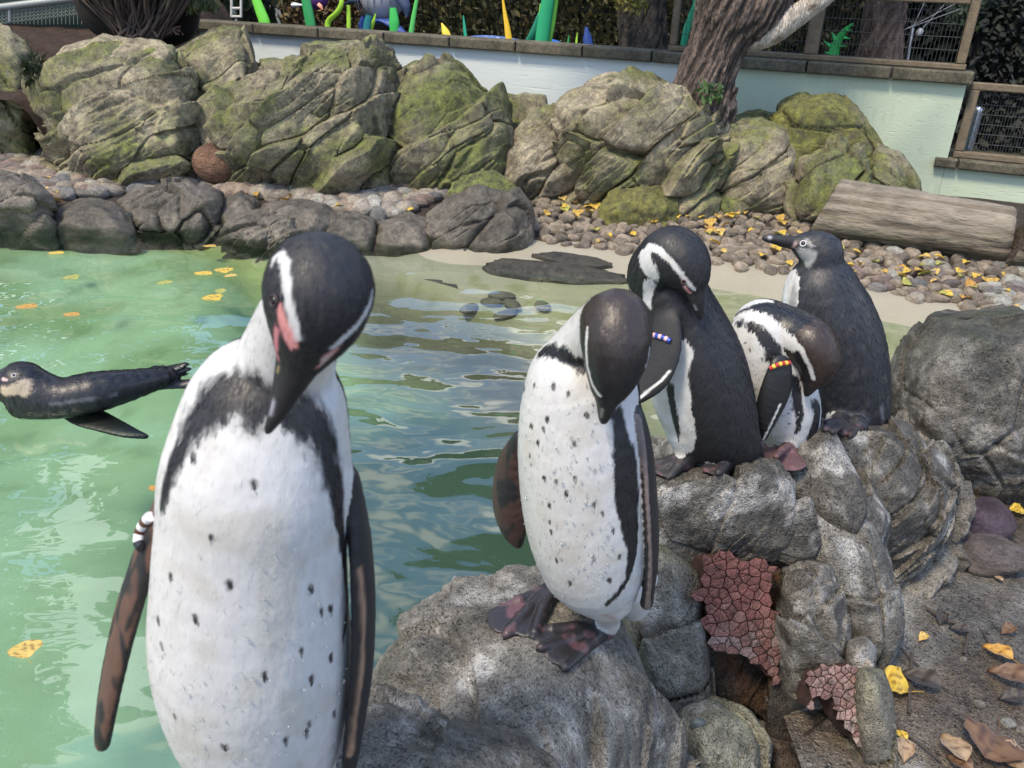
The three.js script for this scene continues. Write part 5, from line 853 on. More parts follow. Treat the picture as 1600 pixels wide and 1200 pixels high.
{
  const B = new Body(), D = 5.05;
  B.chain('b', .05, [[1098, 210, D, 50], [1094, 160, D, 48], [1104, 118, D, 46], [1118, 80, D, 44], [1130, 45, D, 46], [1140, 10, D, 52], [1150, -50, D, 50], [1160, -240, D, 42], [1185, -480, D, 34]]);
  B.chain('b', .05, [[1150, 40, D, 40], [1180, 20, D - .02, 42], [1205, -20, D - .02, 38], [1250, -140, D, 30], [1330, -420, D, 24]]);
  B.chain('b', .04, [[1080, 190, D - .05, 24], [1066, 140, D - .06, 16], [1078, 105, D - .03, 9]]);
  B.chain('b', .03, [[1130, 180, D - .04, 20], [1142, 150, D - .08, 8], [1150, 138, D - .10, 4]]);
  B.chain('p', .02, [[1180, 62, D - .04, 17], [1205, 52, D - .06, 19], [1240, 28, D - .08, 18], [1285, -4, D - .1, 16], [1360, -60, D - .1, 14], [1500, -150, D - .1, 12]]);
  const t = group('tree', at(1098, 190, D)); tag(t, 'thick rough-barked tree leaning right in front of the wall with a pale branch', 'tree');
  const g = organic(B, .0075, bark([.04, .03, .025], [.17, .13, .105]), .016, 34); g.translate(-t.position.x, -t.position.y, -t.position.z); mesh('trunk', g, barkMat, t);
  const blobs = [[.3, 3.3, -5.4, .9], [-.3, 3.4, -5.0, .7], [1.3, 3.6, -5.6, 1.1], [.7, 4.3, -4.9, .9], [.1, 2.9, -5.3, .6], [2.4, 4.4, -5.6, 1.2], [.6, 3.0, -4.9, .6]];
  foliage('crown', t, 12000, (o, r) => { const b = blobs[Math.floor(r() * blobs.length)], a = r() * 6.3, e = Math.acos(2 * r() - 1), q = b[3] * Math.cbrt(r()) * (.75 + .4 * noise(a * 2, e * 3, b[0])); o.position.set(b[0] + q * Math.sin(e) * Math.cos(a), b[1] + .7 * q * Math.cos(e), b[2] + q * Math.sin(e) * Math.sin(a)).sub(t.position); o.rotation.set(r() * 3, r() * 6.3, r() * 3); }, foliageMat, .13, [[.06, .10, .02], [.045, .08, .015], [.09, .12, .03], [.13, .13, .03]], 91);
  foliage('sprout', t, 60, (o, r) => { const p = at(1112 + (r() - .5) * 30, 145 + (r() - .5) * 22, D - .26); o.position.copy(p.sub(t.position)); o.rotation.set(r() * 3, r() * 6.3, r() * 3); }, foliageMat, .05, [[.05, .12, .03], [.08, .16, .04]], 92);
}
const behind = (px, py, out) => onWall(px, py, -out);
function backTrunk(label, base, out, list, a, b) { const B = new Body(), L = list.map(([x, y, r]) => { const p = behind(x, y, out); return [x, y, -p.z, r]; }); B.chain('b', .03, L); const t = group('tree', behind(...base, out).setY(BACK_Y)); tag(t, label, 'tree'); const g = organic(B, .016, bark(a, b), .016, 22); g.translate(-t.position.x, -t.position.y, -t.position.z); mesh('trunk', g, barkMat, t); return t; }
const stump = backTrunk('dark furrowed tree trunk with yellow ivy behind the wall, left of the leaning tree', [1005, 90], .75, [[1006, 130, 44], [1006, 78, 38], [1004, 40, 37], [1002, -10, 37], [1000, -180, 32]], [.03, .025, .02], [.11, .09, .07]);
foliage('ivy', stump, 120, (o, r) => { o.position.copy(behind(985 + (r() - .5) * 46, 4 + (r() - .5) * 24, .42).sub(stump.position)); o.rotation.set(r() * 3, r() * 6.3, r() * 3); }, foliageMat, .05, [[.30, .27, .05], [.2, .22, .04], [.36, .3, .07]], 93);
const redTrunk = backTrunk('tall reddish-brown conifer trunk behind the wire fence', [1375, 110], .55, [[1368, 150, 46], [1374, 92, 34], [1380, 40, 31], [1386, -20, 30], [1400, -260, 24]], [.07, .045, .035], [.22, .155, .12]);
// ivy bank, conifers and the dark wood behind
const ivyMat = foliageMat, bankGroup = (name, label, cat) => tag(wallGroup(name, ORG), label, cat);
{
  const h = bankGroup('ivy_hedge', 'ivy hedge covering the bank behind the middle of the wall', 'hedge'), x0 = along(345, 30, .86) - .2, x1 = along(1320, 100, .86);
  mesh('hedge_core', box(x0, x1, BACK_Y - .05, 2.1, -2.4, -1.75), std({ color: rgb(.012, .014, .007), roughness: 1 }), h);
  foliage('leaves', h, 26000, (o, r) => { const y = BACK_Y + 1.9 * Math.pow(r(), 1.2), row = Math.round(y / .05) * .05 + (r() - .5) * .02; o.position.set(lerp(x0, x1, r()), row, -1.72 + .10 * noise(row * 9, r() * 3, 2) + r() * .06); o.rotation.set(.9 + (r() - .5) * 1.4, (r() - .5) * 1.6, Math.PI + (r() - .5) * 1.4); }, ivyMat, .062, [[.055, .07, .018], [.09, .095, .025], [.20, .17, .06], [.04, .045, .014], [.30, .27, .13], [.12, .09, .04], [.035, .04, .014]], 94);
  const c = bankGroup('brown_hedge', 'brown-leaved hedge behind the wall at the left end of the ivy', 'hedge'), a0 = along(372, 30, .86), a1 = along(478, 40, .86);
  mesh('hedge_core', box(a0, a1, BACK_Y, 2.3, -1.6, -1.25), std({ color: rgb(.02, .014, .008), roughness: 1 }), c);
  foliage('leaves', c, 5000, (o, r) => { o.position.set(lerp(a0, a1, r()), BACK_Y + 2 * r(), -1.22 + r() * .08); o.rotation.set(r() * 3, r() * 6, r() * 3); }, ivyMat, .055, [[.10, .06, .025], [.16, .10, .035], [.05, .035, .018], [.24, .17, .06]], 95);
  const w = bankGroup('conifer_hedge', 'dark conifers closing the view behind the wire fences on the right', 'hedge'), b0 = along(1255, 100, .86);
  mesh('hedge_core', box(b0, 7, -.2, 3.4, -2.6, -2.2), std({ color: rgb(.006, .008, .006), roughness: 1 }), w);  // near-black box: the dense shade inside the conifers put into its colour
  mesh('hedge_core', box(along(1527, 116, .86) + .05, 7, -.2, 2.4, -1.3, -.95), std({ color: rgb(.006, .008, .006), roughness: 1 }), w);  // nearer near-black box, dark shade painted behind the lower fence opening
  foliage('leaves', w, 7000, (o, r) => { o.position.set(along(1527, 116, .86) + .02 + 2 * r(), -.1 + 2.2 * r(), -.93 + .12 * r()); o.rotation.set(2.2 + (r() - .5) * .8, (r() - .5) * 2, (r() - .5) * 1.6); }, ivyMat, .07, [[.008, .013, .008], [.012, .02, .010], [.005, .008, .006]], 196);
  foliage('leaves', w, 16000, (o, r) => { o.position.set(lerp(b0, b0 + 3.2, r()), -.1 + 2.6 * r(), -2.15 + .25 * r()); o.rotation.set(2.2 + (r() - .5) * .8, (r() - .5) * 2, (r() - .5) * 1.6); }, ivyMat, .10, [[.010, .018, .010], [.016, .028, .014], [.006, .010, .007]], 96);
  const t = bankGroup('conifer_branch', 'feathery green conifer branch hanging at the top right corner', 'branch'), bx = along(1560, 20, .86);
  foliage('needles', t, 2200, (o, r) => { const p = behind(1560 + (r() - .5) * 150, -6 + 40 * Math.pow(r(), 2) * (1.2 - Math.abs(r() - .5)), .9 + .4 * r()); const l = p.sub(ORG); o.position.set(l.dot(WDIR), l.y, l.dot(WN)); o.rotation.set(2.6 + (r() - .5), (r() - .5) * 2, (r() - .5) * 1.2); }, foliageMat, .05, [[.07, .11, .05], [.045, .075, .03], [.10, .14, .06]], 97);
}
// tall trees outside the frame to the left and right that the pool mirrors, each a trunk and a crown
function farTree(label, x, z, h, r0, seed, cols) {
  const t = group('tree', V(x, BACK_Y, z)); tag(t, label, 'tree'); const tr = mesh('trunk', new THREE.CylinderGeometry(.07, .16, h * .7, 10, 4).translate(0, h * .35, 0), std({ color: rgb(.07, .055, .045), roughness: 1 }), t);
  foliage('crown', t, 5000, (o, r) => { const k = Math.pow(r(), .8), a = r() * 6.3, R = r0 * (1 - k * .75) * Math.sqrt(r()) * (.8 + .5 * noise(a, k * 5, seed)); o.position.set(Math.cos(a) * R, h * (.12 + .88 * k), Math.sin(a) * R); o.rotation.set(r() * 3, r() * 6, r() * 3); }, foliageMat, .22, cols, seed); return t;
}
const GREENS = [[.03, .055, .018], [.045, .075, .02], [.02, .04, .014]];
farTree('tall dark tree left of the soil bank', -6.6, -7.8, 8.5, 2.3, 201, GREENS); farTree('tall dark tree behind the chain-link fence', -5.2, -9.8, 7.5, 1.9, 202, GREENS); farTree('broad dark tree behind the brown hedge', -3.2, -10.3, 3.9, 1.2, 203, GREENS); farTree('tall dark tree beyond the ivy hedge', 1.9, -9.6, 5.5, 1.6, 204, GREENS); farTree('tall dark tree outside the left edge', -7.8, -4.8, 8.5, 2.3, 205, GREENS);
// ------------------------------------------------------------------ soil bank, chain-link fence and conifer bush at the top left
{
  const soil = (x, d) => .50 + .15 * (d - 5.0) + .035 * fbm(x * 4, d * 4, 3, 4) - .6 * sstep(-3.0, -2.6, x);
  tag(mesh('soil_bank', sheet(-8, -2.55, 5.0, 8.6, .045, soil), std({ color: rgb(.135, .085, .06), map: again(stoneTint, 4), bumpMap: again(stoneBump, 5), bumpScale: .03, roughness: 1 })), null, null, null, 'structure');
  const onSoil = (x, y) => { let p = onY(x, y, .7); for (let i = 0; i < 6; i++) p = onY(x, y, soil(p.x, -p.z) + .006); return p; };
  [[62, 60, GOLD, 1], [78, 61, GOLD, 0], [102, 64, GOLD, 1], [58, 34, TAN, 1], [82, 42, TAN, 0]].forEach(([x, y, m, k], i) => leafAt(onSoil(x, y), .07, k, m, i * 1.7, .1, ['yellow leaf on the soil bank, leftmost of three in a row', 'yellow leaf on the soil bank, middle of three in a row', 'small yellow leaf on the soil bank, right end of three in a row', 'pale dry leaf high on the soil bank, left of its neighbour', 'pale dry leaf high on the soil bank, right of its neighbour'][i]));
  const f = group('chain_link_fence', at(60, 30, 6.9)), o = f.position.clone(); tag(f, 'chain-link fence with a grey pipe rail beside the soil bank', 'fence');
  const pt = (x, y) => at(x, y, 6.9).sub(o), pipe = std({ color: rgb(.30, .33, .32), roughness: .5, metalness: .4 });
  mesh('rail', rod(pt(-60, 19), pt(210, -14), .028, 14), pipe, f); mesh('post', rod(pt(16, 34), pt(15, 8), .014, 10), pipe, f); mesh('post', rod(pt(-40, 40), pt(-41, 15), .014, 10), pipe, f);
  const ws = []; for (let x = -40; x < 200; x += 6.2) { const top = 14 - (x + 60) * .122; ws.push(rod(pt(x, top), pt(x + .3, 38), .0035, 4)); for (let k = 0; k < 6; k++) { const y = top + k * 5.2; ws.push(rod(pt(x, y), pt(x + 3.1, y + 4.5), .003, 4)); ws.push(rod(pt(x + 6.2, y), pt(x + 3.1, y + 4.5), .003, 4)); } }
  tag(mesh('wire_mesh', mergeGeometries(ws), std({ color: rgb(.22, .26, .24), roughness: .5, metalness: .3 }), f), null, null, null, 'stuff');
  const scr = at(80, 20, 7.0).sub(o), sb = mesh('backing_screen', new THREE.BoxGeometry(1.8, .5, .02).translate(scr.x, scr.y - .02, scr.z), std({ color: rgb(.025, .045, .035), roughness: .9 }), f);
  const b = group('conifer_bush', at(218, 62, 6.0)), ob = b.position.clone(), r = rng(31); tag(b, 'dark twiggy conifer bush fanning up from behind the pale boulders', 'shrub');
  const tw = []; for (let i = 0; i < 260; i++) { const p0 = at(218 + (r() - .5) * 70, 62 + (r() - .5) * 12, 6.0 + (r() - .5) * .3).sub(ob), a = (r() - .5), p1 = at(218 + a * 150 + (r() - .5) * 20, 30 - r() * 20, 6 + (r() - .5) * .5).sub(ob), p2 = at(215 + a * 215 + (r() - .5) * 30, -20 - r() * 60, 6 + (r() - .5) * .7).sub(ob); tw.push(new THREE.TubeGeometry(new THREE.QuadraticBezierCurve3(p0, p1, p2), 8, .004 + .010 * r(), 4)); }
  for (let i = 0; i < 14; i++) { const p0 = at(255 + r() * 20, 50 + r() * 8, 5.9).sub(ob), p1 = at(268 + r() * 14, 48 - r() * 10, 5.85).sub(ob), p2 = at(272 + r() * 16, 40 + r() * 16, 5.8).sub(ob); tw.push(new THREE.TubeGeometry(new THREE.QuadraticBezierCurve3(p0, p1, p2), 6, .003, 4)); }
  mesh('twigs', mergeGeometries(tw), std({ color: rgb(.055, .042, .036), roughness: 1 }), b);
  const core = at(212, 5, 6.3).sub(ob); mesh('crown_core', lumpy(3, 20, 14).scale(.42, .32, .2).translate(core.x, core.y, core.z), std({ color: rgb(.010, .009, .008), roughness: 1 }), b);
  foliage('crown', b, 2600, (q, rr) => { const a = rr(), p = a < .45 ? at(258 + rr() * 80, -4 + 14 * rr() * rr(), 5.9 + rr() * .4) : at(120 + rr() * 230, -14 - rr() * 60, 5.8 + rr() * .8); q.position.copy(p.sub(ob)); q.rotation.set(2.5 + rr(), rr() * 6, (rr() - .5)); }, foliageMat, .055, [[.05, .085, .03], [.08, .11, .035], [.12, .14, .06]], 98);
  foliage('dead_fern', b, 260, (q, rr) => { q.position.copy(at(40 + rr() * 26, 92 + rr() * 34, 5.0 + .1 * rr()).sub(ob)); q.rotation.set(rr() * 3, rr() * 6, rr() * 3); }, foliageMat, .05, [[.03, .05, .015], [.05, .06, .02]], 99);
}
// ------------------------------------------------------------------ festival lantern figures behind the wall
function spike(list, out, flat = .45, seg = 14) {   // a closed blade: [px, py, half width] from its foot to its tip
  const pts = list.map(([x, y]) => behind(x, y, out)), rs = list.map(([, , w], i) => metres(pts[i], w)), cv = new THREE.CatmullRomCurve3(pts), n = 18, P = [], I = [];
  for (let i = 0; i <= n; i++) { const t = i / n, p = cv.getPoint(t), tan = cv.getTangent(t), side = RIGHT.clone().addScaledVector(tan, -RIGHT.dot(tan)).normalize(), dep = side.clone().cross(tan), k = t * (rs.length - 1), a = Math.min(Math.floor(k), rs.length - 2), r = lerp(rs[a], rs[a + 1], k - a); for (let j = 0; j < seg; j++) { const q = j / seg * 6.28318, v = p.clone().addScaledVector(side, Math.cos(q) * r).addScaledVector(dep, Math.sin(q) * r * flat); P.push(v.x, v.y, v.z); } }
  for (let i = 0; i < n; i++) for (let j = 0; j < seg; j++) { const a = i * seg + j, b = i * seg + (j + 1) % seg; I.push(a, b, a + seg, b, b + seg, a + seg); }
  const g = new THREE.BufferGeometry(); g.setAttribute('position', new THREE.Float32BufferAttribute(P, 3)); g.setIndex(I); g.computeVertexNormals(); return g;
}
const silk = (r, g, b) => std({ color: rgb(r, g, b), roughness: .45 });
const LG = [.16, .62, .06], DG = [.03, .30, .09], TL = [.02, .36, .22], LM = [.40, .72, .06], YE = [.80, .62, .06];
[ [[[414, 38, 9], [406, 15, 8], [396, -14, 6], [392, -40, 2]], LG, 'bright green silk seaweed blade, leftmost behind the wall'],
  [[[486, 44, 8], [482, 20, 8], [477, -6, 7], [474, -40, 3]], DG, 'dark green silk seaweed blade in front of the purple fish'],
  [[[512, 48, 4], [513, 34, 4.5], [528, 18, 4], [534, 2, 3.5], [528, -16, 2]], LM, 'lime silk seaweed blade with an S-bend'],
  [[[545, 52, 3.4], [545, 30, 3.4], [544, 8, 3]], LM, 'short straight lime silk blade left of the grey whale figure'],
  [[[573, 52, 6], [574, 38, 6], [577, 24, 5]], [.02, .20, .22], 'short dark teal silk blade under the grey whale figure'],
  [[[578, 53, 3.4], [583, 36, 2.8], [587, 21, .8]], LM, 'small pointed lime silk blade under the grey whale figure'],
  [[[616, 56, 7], [616, 34, 8], [614, 12, 5]], [.05, .50, .10], 'broad green silk blade right of the grey whale figure'],
  [[[642, 58, 4], [646, 28, 3.6], [652, -6, 2.6], [655, -30, 1]], [.12, .60, .14], 'tall thin green silk blade right of the grey whale figure'],
  [[[701, 64, 6.4], [696, 50, 6], [690, 36, 1]], YE, 'short yellow-green silk blade on the middle of the wall'],
  [[[728, 64, 2.8], [726, 44, 2.4], [724, 24, .8]], TL, 'thin teal silk blade left of the speckled whale back'],
  [[[796, 72, 6], [793, 46, 4.6], [788, 16, 2.6], [785, -8, 1.2]], [.78, .50, .03], 'tall golden yellow silk blade rising before the speckled whale back'],
  [[[822, 74, 5], [834, 50, 6], [842, 24, 3], [845, 14, .8]], [.015, .22, .14], 'dark green silk blade leaning against the tall green cluster'],
  [[[846, 76, 11], [850, 40, 11], [858, -10, 10], [862, -50, 5]], [.02, .36, .16], 'widest green silk blade of the tall cluster'],
  [[[856, 76, 4], [862, 40, 5], [868, -6, 5], [870, -40, 2]], [.22, .66, .08], 'light green silk blade on the right edge of the tall cluster'],
  [[[838, 76, 3.4], [842, 44, 3], [846, 6, 2.6]], [.30, .62, .08], 'thin light green silk blade on the left edge of the tall cluster'],
  [[[887, 76, 2], [888, 66, 1.8], [889, 54, .5]], DG, 'tiny dark green silk blade beside the blue fin'],
  [[[900, 78, 1.8], [901, 64, 1.8], [902, 51, .5]], LM, 'tiny lime silk blade beside the blue fin'],
  [[[1066, 84, 4], [1072, 50, 6], [1086, 10, 5.5], [1096, -30, 3]], [.03, .42, .20], 'long green silk blade left of the leaning tree'] ]
  .forEach(([l, c, label], i) => { const out = .30 + .05 * (i % 4); l.unshift([l[0][0], l[0][1] + 30, l[0][2]]); tag(mesh('seaweed_lantern', spike(l, out), silk(...c)), label, 'lantern'); });
{
  const fig = (name, label, px, py, out) => tag(group(name, behind(px, py, out)), label, 'lantern'), add = (g, part, geo, mat) => mesh(part, geo.translate(-g.position.x, -g.position.y, -g.position.z), mat, g);
  const ell = (px, py, out, rx, ry, rz, tilt = 0) => { const p = behind(px, py, out), g = new THREE.SphereGeometry(1, 36, 24); g.scale(metres(p, rx), metres(p, ry), metres(p, rz)); g.rotateZ(tilt); return g.translate(p.x, p.y, p.z); };
  const BL = silk(.02, .06, .26), NV = silk(.03, .05, .11);
  const w = fig('whale_lantern', 'grey-bellied silk whale lantern with dark blue fins above the wall', 598, 10, .55);
  add(w, 'belly', ell(598, -8, .55, 36, 37, 34, -.15), silk(.36, .38, .45)); for (let i = -3; i <= 3; i++) { const p = behind(598 + i * 9, -8, .55), R = metres(p, Math.sqrt(36 * 36 - (i * 9) ** 2) + .8); add(w, 'rib', new THREE.TorusGeometry(R, .004, 5, 40).rotateY(Math.PI / 2 - .5).rotateZ(-.25).translate(p.x, p.y, p.z), silk(.2, .21, .26)); }
  add(w, 'fin', spike([[572, 0, 7], [552, 3, 6], [534, 8, 1]], .5), NV); add(w, 'fin', spike([[624, -8, 9], [634, 10, 8], [636, 27, 2]], .45), NV); add(w, 'fin', spike([[585, 34, 9], [606, 34, 8], [624, 46, 6], [636, 54, 1]], .42), BL); add(w, 'fin', spike([[572, 28, 7], [566, 40, 6], [567, 52, 3]], .5), BL);
  const k = fig('whale_lantern', 'speckled blue silk whale back low behind the wall', 790, 75, .5); add(k, 'back', ell(782, 74, .6, 66, 16, 40, -.07), (() => { const t = texture(256, (u, v) => { const s = sstep(.82, .9, nD(u * .5, v * .5)); return [.10 + .5 * s, .17 + .5 * s, .42 + .4 * s]; }); return std({ map: t, roughness: .5 }); })()); add(k, 'tail', ell(868, 76, .6, 28, 12, 18, -.3), silk(.05, .18, .62));
  const fn = tag(mesh('fin_lantern', spike([[920, 100, 9], [920, 80, 9], [918, 60, 7], [916, 42, 2]], .45), BL), 'pointed dark blue silk fin standing alone behind the wall', 'lantern');
  const p = fig('fish_lantern', 'purple silk fish lantern with a white tail behind the dark green blade', 485, 4, .75); add(p, 'fish_body', ell(494, -2, .75, 19, 16, 12), silk(.09, .03, .16)); add(p, 'tail', spike([[474, 8, 2], [466, 8, 6], [460, 8, 9]], .74), silk(.7, .74, .85)); add(p, 'fin', spike([[497, 6, 3], [501, 10, 3], [504, 15, 1]], .6), silk(.75, .3, .2));
  tag(mesh('shell_lantern', ell(672, 68, .5, 15, 9, 12), silk(.30, .12, .55)), 'small purple silk dome low behind the wall', 'lantern');
  tag(mesh('blue_lantern', mergeGeometries([ell(312, 22, .6, 14, 9, 10), ell(298, 18, .55, 9, 7, 8)]), silk(.03, .10, .55)), 'small bright blue silk shape behind the wall at the bush', 'lantern');
  const c = fig('crab_lantern', 'orange and white silk crab legs behind the leaning tree', 1175, 72, .5); for (const [x, y, x2, y2] of [[1164, 84, 1174, 66], [1172, 84, 1178, 70], [1168, 86, 1172, 72]]) add(c, 'leg', spike([[x, y + 20, 2], [x, y, 2.4], [x2, y2, 2.6]], .5), silk(.62, .16, .04)); add(c, 'claw', spike([[1174, 66, 4], [1182, 62, 4], [1190, 62, 1]], .48), silk(.6, .6, .6));
  const s = fig('seaweed_lantern', 'bright green jagged silk seaweed behind the wire fence', 1308, 70, .4); add(s, 'blade', spike([[1300, 120, 9], [1302, 84, 9], [1308, 66, 7], [1318, 50, 5], [1333, 36, 1]], .4), silk(.02, .42, .08)); for (const [x, y, dx, dy] of [[1298, 72, -8, -6], [1306, 62, -5, -9], [1312, 72, 9, 0], [1318, 58, 8, 2], [1300, 84, -9, -2], [1322, 48, 8, -1]]) add(s, 'spine', spike([[x, y, 3.6], [x + dx * .6, y + dy * .6, 2.6], [x + dx * 1.3, y + dy * 1.3, .6]], .38), silk(.03, .46, .09));
  const pole = group('metal_pole', behind(1418, 96, .6)); tag(pole, 'thin shiny metal pole with guy wires behind the wire fence', 'pole'); const q = (x, y, o = .6) => behind(x, y, o); add(pole, 'pole', rod(q(1412, 130), q(1426, 44), .010, 10), std({ color: rgb(.55, .57, .6), metalness: .7, roughness: .3 })); for (const [a, b] of [[[1406, 49], [1500, 14]], [[1410, 48], [1492, 6]], [[1426, 44], [1445, 2]], [[1440, 46], [1478, 4]]]) add(pole, 'wire', rod(q(...a), q(...b), .0025, 5), std({ color: rgb(.5, .5, .5), roughness: .5 })); add(pole, 'lamp_head', ell(1437, 50, .6, 5, 6, 5, -.5), silk(.6, .6, .58));
  const fr = tag(group('window_frame', at(370, 20, 9)), 'white framed window behind the brown hedge at the top', 'window'); const fo = fr.position; for (const [a, b] of [[[362, -30], [362, 27]], [[377, -30], [377, 27]], [[362, 13], [377, 13]], [[362, 26], [377, 26]]]) mesh('frame', rod(at(...a, 9).sub(fo), at(...b, 9).sub(fo), .014, 6), std({ color: rgb(.6, .6, .58) }), fr);
}
// ------------------------------------------------------------------ cracked red and pink patches in the near rock: separate plates
function plates(name, label, outline, keys, seed, nx, ny, lift, colours, squash = 1) {
  const [h0, h1, h2] = outline.fit.map((p) => at(...p)), n = h1.clone().sub(h0).cross(h2.clone().sub(h0)).normalize(); if (n.dot(TOCAM) < 0) n.negate();
  const on = (x, y, up) => { const v = ray(x, y), o = h0.clone().addScaledVector(n, up); return v.multiplyScalar(o.sub(camera.position).dot(n) / v.dot(n)).add(camera.position); };
  const poly = outline.poly, xs = poly.map((p) => p[0]), ys = poly.map((p) => p[1]), x0 = Math.min(...xs), x1 = Math.max(...xs), y0 = Math.min(...ys), y1 = Math.max(...ys), r = rng(seed), S = [];
  for (let i = -1; i <= nx; i++) for (let j = -1; j <= ny; j++) S.push([x0 + (i - .15 + 1.3 * r() + (j % 2) * .4) * (x1 - x0) / nx, y0 + (j - .15 + 1.3 * r()) * (y1 - y0) / ny]);
  const t = tag(group(name, h0.clone()), label, 'patch'), mats = colours.map((c) => std({ color: rgb(...c), map: again(stoneTint, 8), bumpMap: again(stoneBump, 5), bumpScale: .010, roughness: .6 }));
  { const cx = poly.reduce((q, p) => q + p[0], 0) / poly.length, cy = poly.reduce((q, p) => q + p[1], 0) / poly.length, ax = on(cx + 10, cy, 0).sub(on(cx, cy, 0)).normalize(), ay = n.clone().cross(ax), o0 = on(cx, cy, 0), sh = new THREE.Shape(); poly.forEach(([x, y], i) => { const q = on(cx + (x - cx) * .86, cy + (y - cy) * .9, 0).sub(o0); sh[i ? 'lineTo' : 'moveTo'](q.dot(ax), q.dot(ay)); }); const g = new THREE.ExtrudeGeometry(sh, { depth: .05, bevelEnabled: false }); g.applyMatrix4(new THREE.Matrix4().makeBasis(ax, ay, n).setPosition(o0.clone().addScaledVector(n, -.056).sub(t.position))); mesh('mortar', g, std({ color: rgb(.10, .045, .035), map: again(stoneTint, 6), bumpMap: again(stoneBump, 6), bumpScale: .006, roughness: .9 }), t); }
  for (const s of S) {
    if (!inside(poly, ...s)) continue; let cell = [[s[0] - 60, s[1] - 60], [s[0] + 60, s[1] - 60], [s[0] + 60, s[1] + 60], [s[0] - 60, s[1] + 60]];
    for (const q of S) { if (q === s) continue; const mx = (s[0] + q[0]) / 2, my = (s[1] + q[1]) / 2, dx = q[0] - s[0], dy = (q[1] - s[1]) * squash, out = []; for (let i = 0; i < cell.length; i++) { const a = cell[i], b = cell[(i + 1) % cell.length], fa = (a[0] - mx) * dx + (a[1] - my) * dy, fb = (b[0] - mx) * dx + (b[1] - my) * dy; if (fa <= 0) out.push(a); if (fa * fb < 0) { const k = fa / (fa - fb); out.push([lerp(a[0], b[0], k), lerp(a[1], b[1], k)]); } } cell = out; if (cell.length < 3) break; }
    if (cell.length < 3) continue; const gap = .45, up = lift + .0035 * r() * r(), tx = (r() - .5) * .00016, ty = (r() - .5) * .00016, ring = (m, h, tilt) => cell.map(([x, y]) => { const l = hyp(x - s[0], y - s[1]), k = Math.max(.3, 1 - m / l), X = s[0] + (x - s[0]) * k + (hash1(x + y) - .5) * 2.2, Y = s[1] + (y - s[1]) * k; return on(X, Y, h + tilt * ((X - s[0]) * tx + (Y - s[1]) * ty)).sub(t.position); });
    const rings = [ring(gap, -.012, 0), ring(gap, up - .002, 1), ring(gap + .7, up, 1)], P = [], I = [], m = cell.length; for (const q of rings) for (const p of q) P.push(p.x, p.y, p.z); const ce = on(s[0], s[1], up + .0012).sub(t.position); P.push(ce.x, ce.y, ce.z);
    for (let k = 0; k < 2; k++) for (let i = 0; i < m; i++) { const a = k * m + i, b = k * m + (i + 1) % m; I.push(a, b, a + m, b, b + m, a + m); } for (let i = 0; i < m; i++) I.push(2 * m + i, 2 * m + (i + 1) % m, 3 * m);
    let g = new THREE.BufferGeometry(); g.setAttribute('position', new THREE.Float32BufferAttribute(P, 3)); g.setIndex(I); g = g.toNonIndexed(); g.computeVertexNormals(); const U = []; for (let i = 0; i < g.attributes.position.count; i++) U.push(g.attributes.position.getX(i) + g.attributes.position.getZ(i), g.attributes.position.getY(i)); g.setAttribute('uv', new THREE.Float32BufferAttribute(U, 2));
    const low = sstep(y0, y1, s[1]); mesh('plate', g, mats[Math.min(mats.length - 1, Math.floor((low * .55 + r() * .45) * mats.length))], t);
  }
}
plates('cracked_patch', 'brick-red patch of cracked plates set in the near grey rock', { fit: [[1095, 870, 1.15], [1218, 885, 1.165], [1160, 1060, 1.075]], poly: [[1092, 868], [1130, 861], [1175, 871], [1208, 884], [1216, 960], [1222, 1074], [1206, 1066], [1190, 1046], [1165, 1032], [1150, 1016], [1124, 1022], [1114, 990], [1098, 960], [1090, 920]] }, ['recess'], 7, 9, 16, .012, [[.27, .10, .08], [.24, .085, .068], [.30, .125, .10], [.32, .16, .135], [.40, .27, .25]]);
plates('cracked_patch', 'pale pink patch of thin cracked slivers low in the near rock', { fit: [[1270, 1045, 1.035], [1350, 1045, 1.045], [1330, 1160, .98]], poly: [[1266, 1048], [1300, 1038], [1336, 1034], [1356, 1085], [1361, 1146], [1342, 1166], [1316, 1132], [1300, 1097], [1282, 1082], [1264, 1112], [1260, 1075]] }, ['recess_low'], 9, 11, 10, .012, [[.42, .24, .21], [.46, .30, .26], [.36, .20, .17], [.48, .36, .31]]);
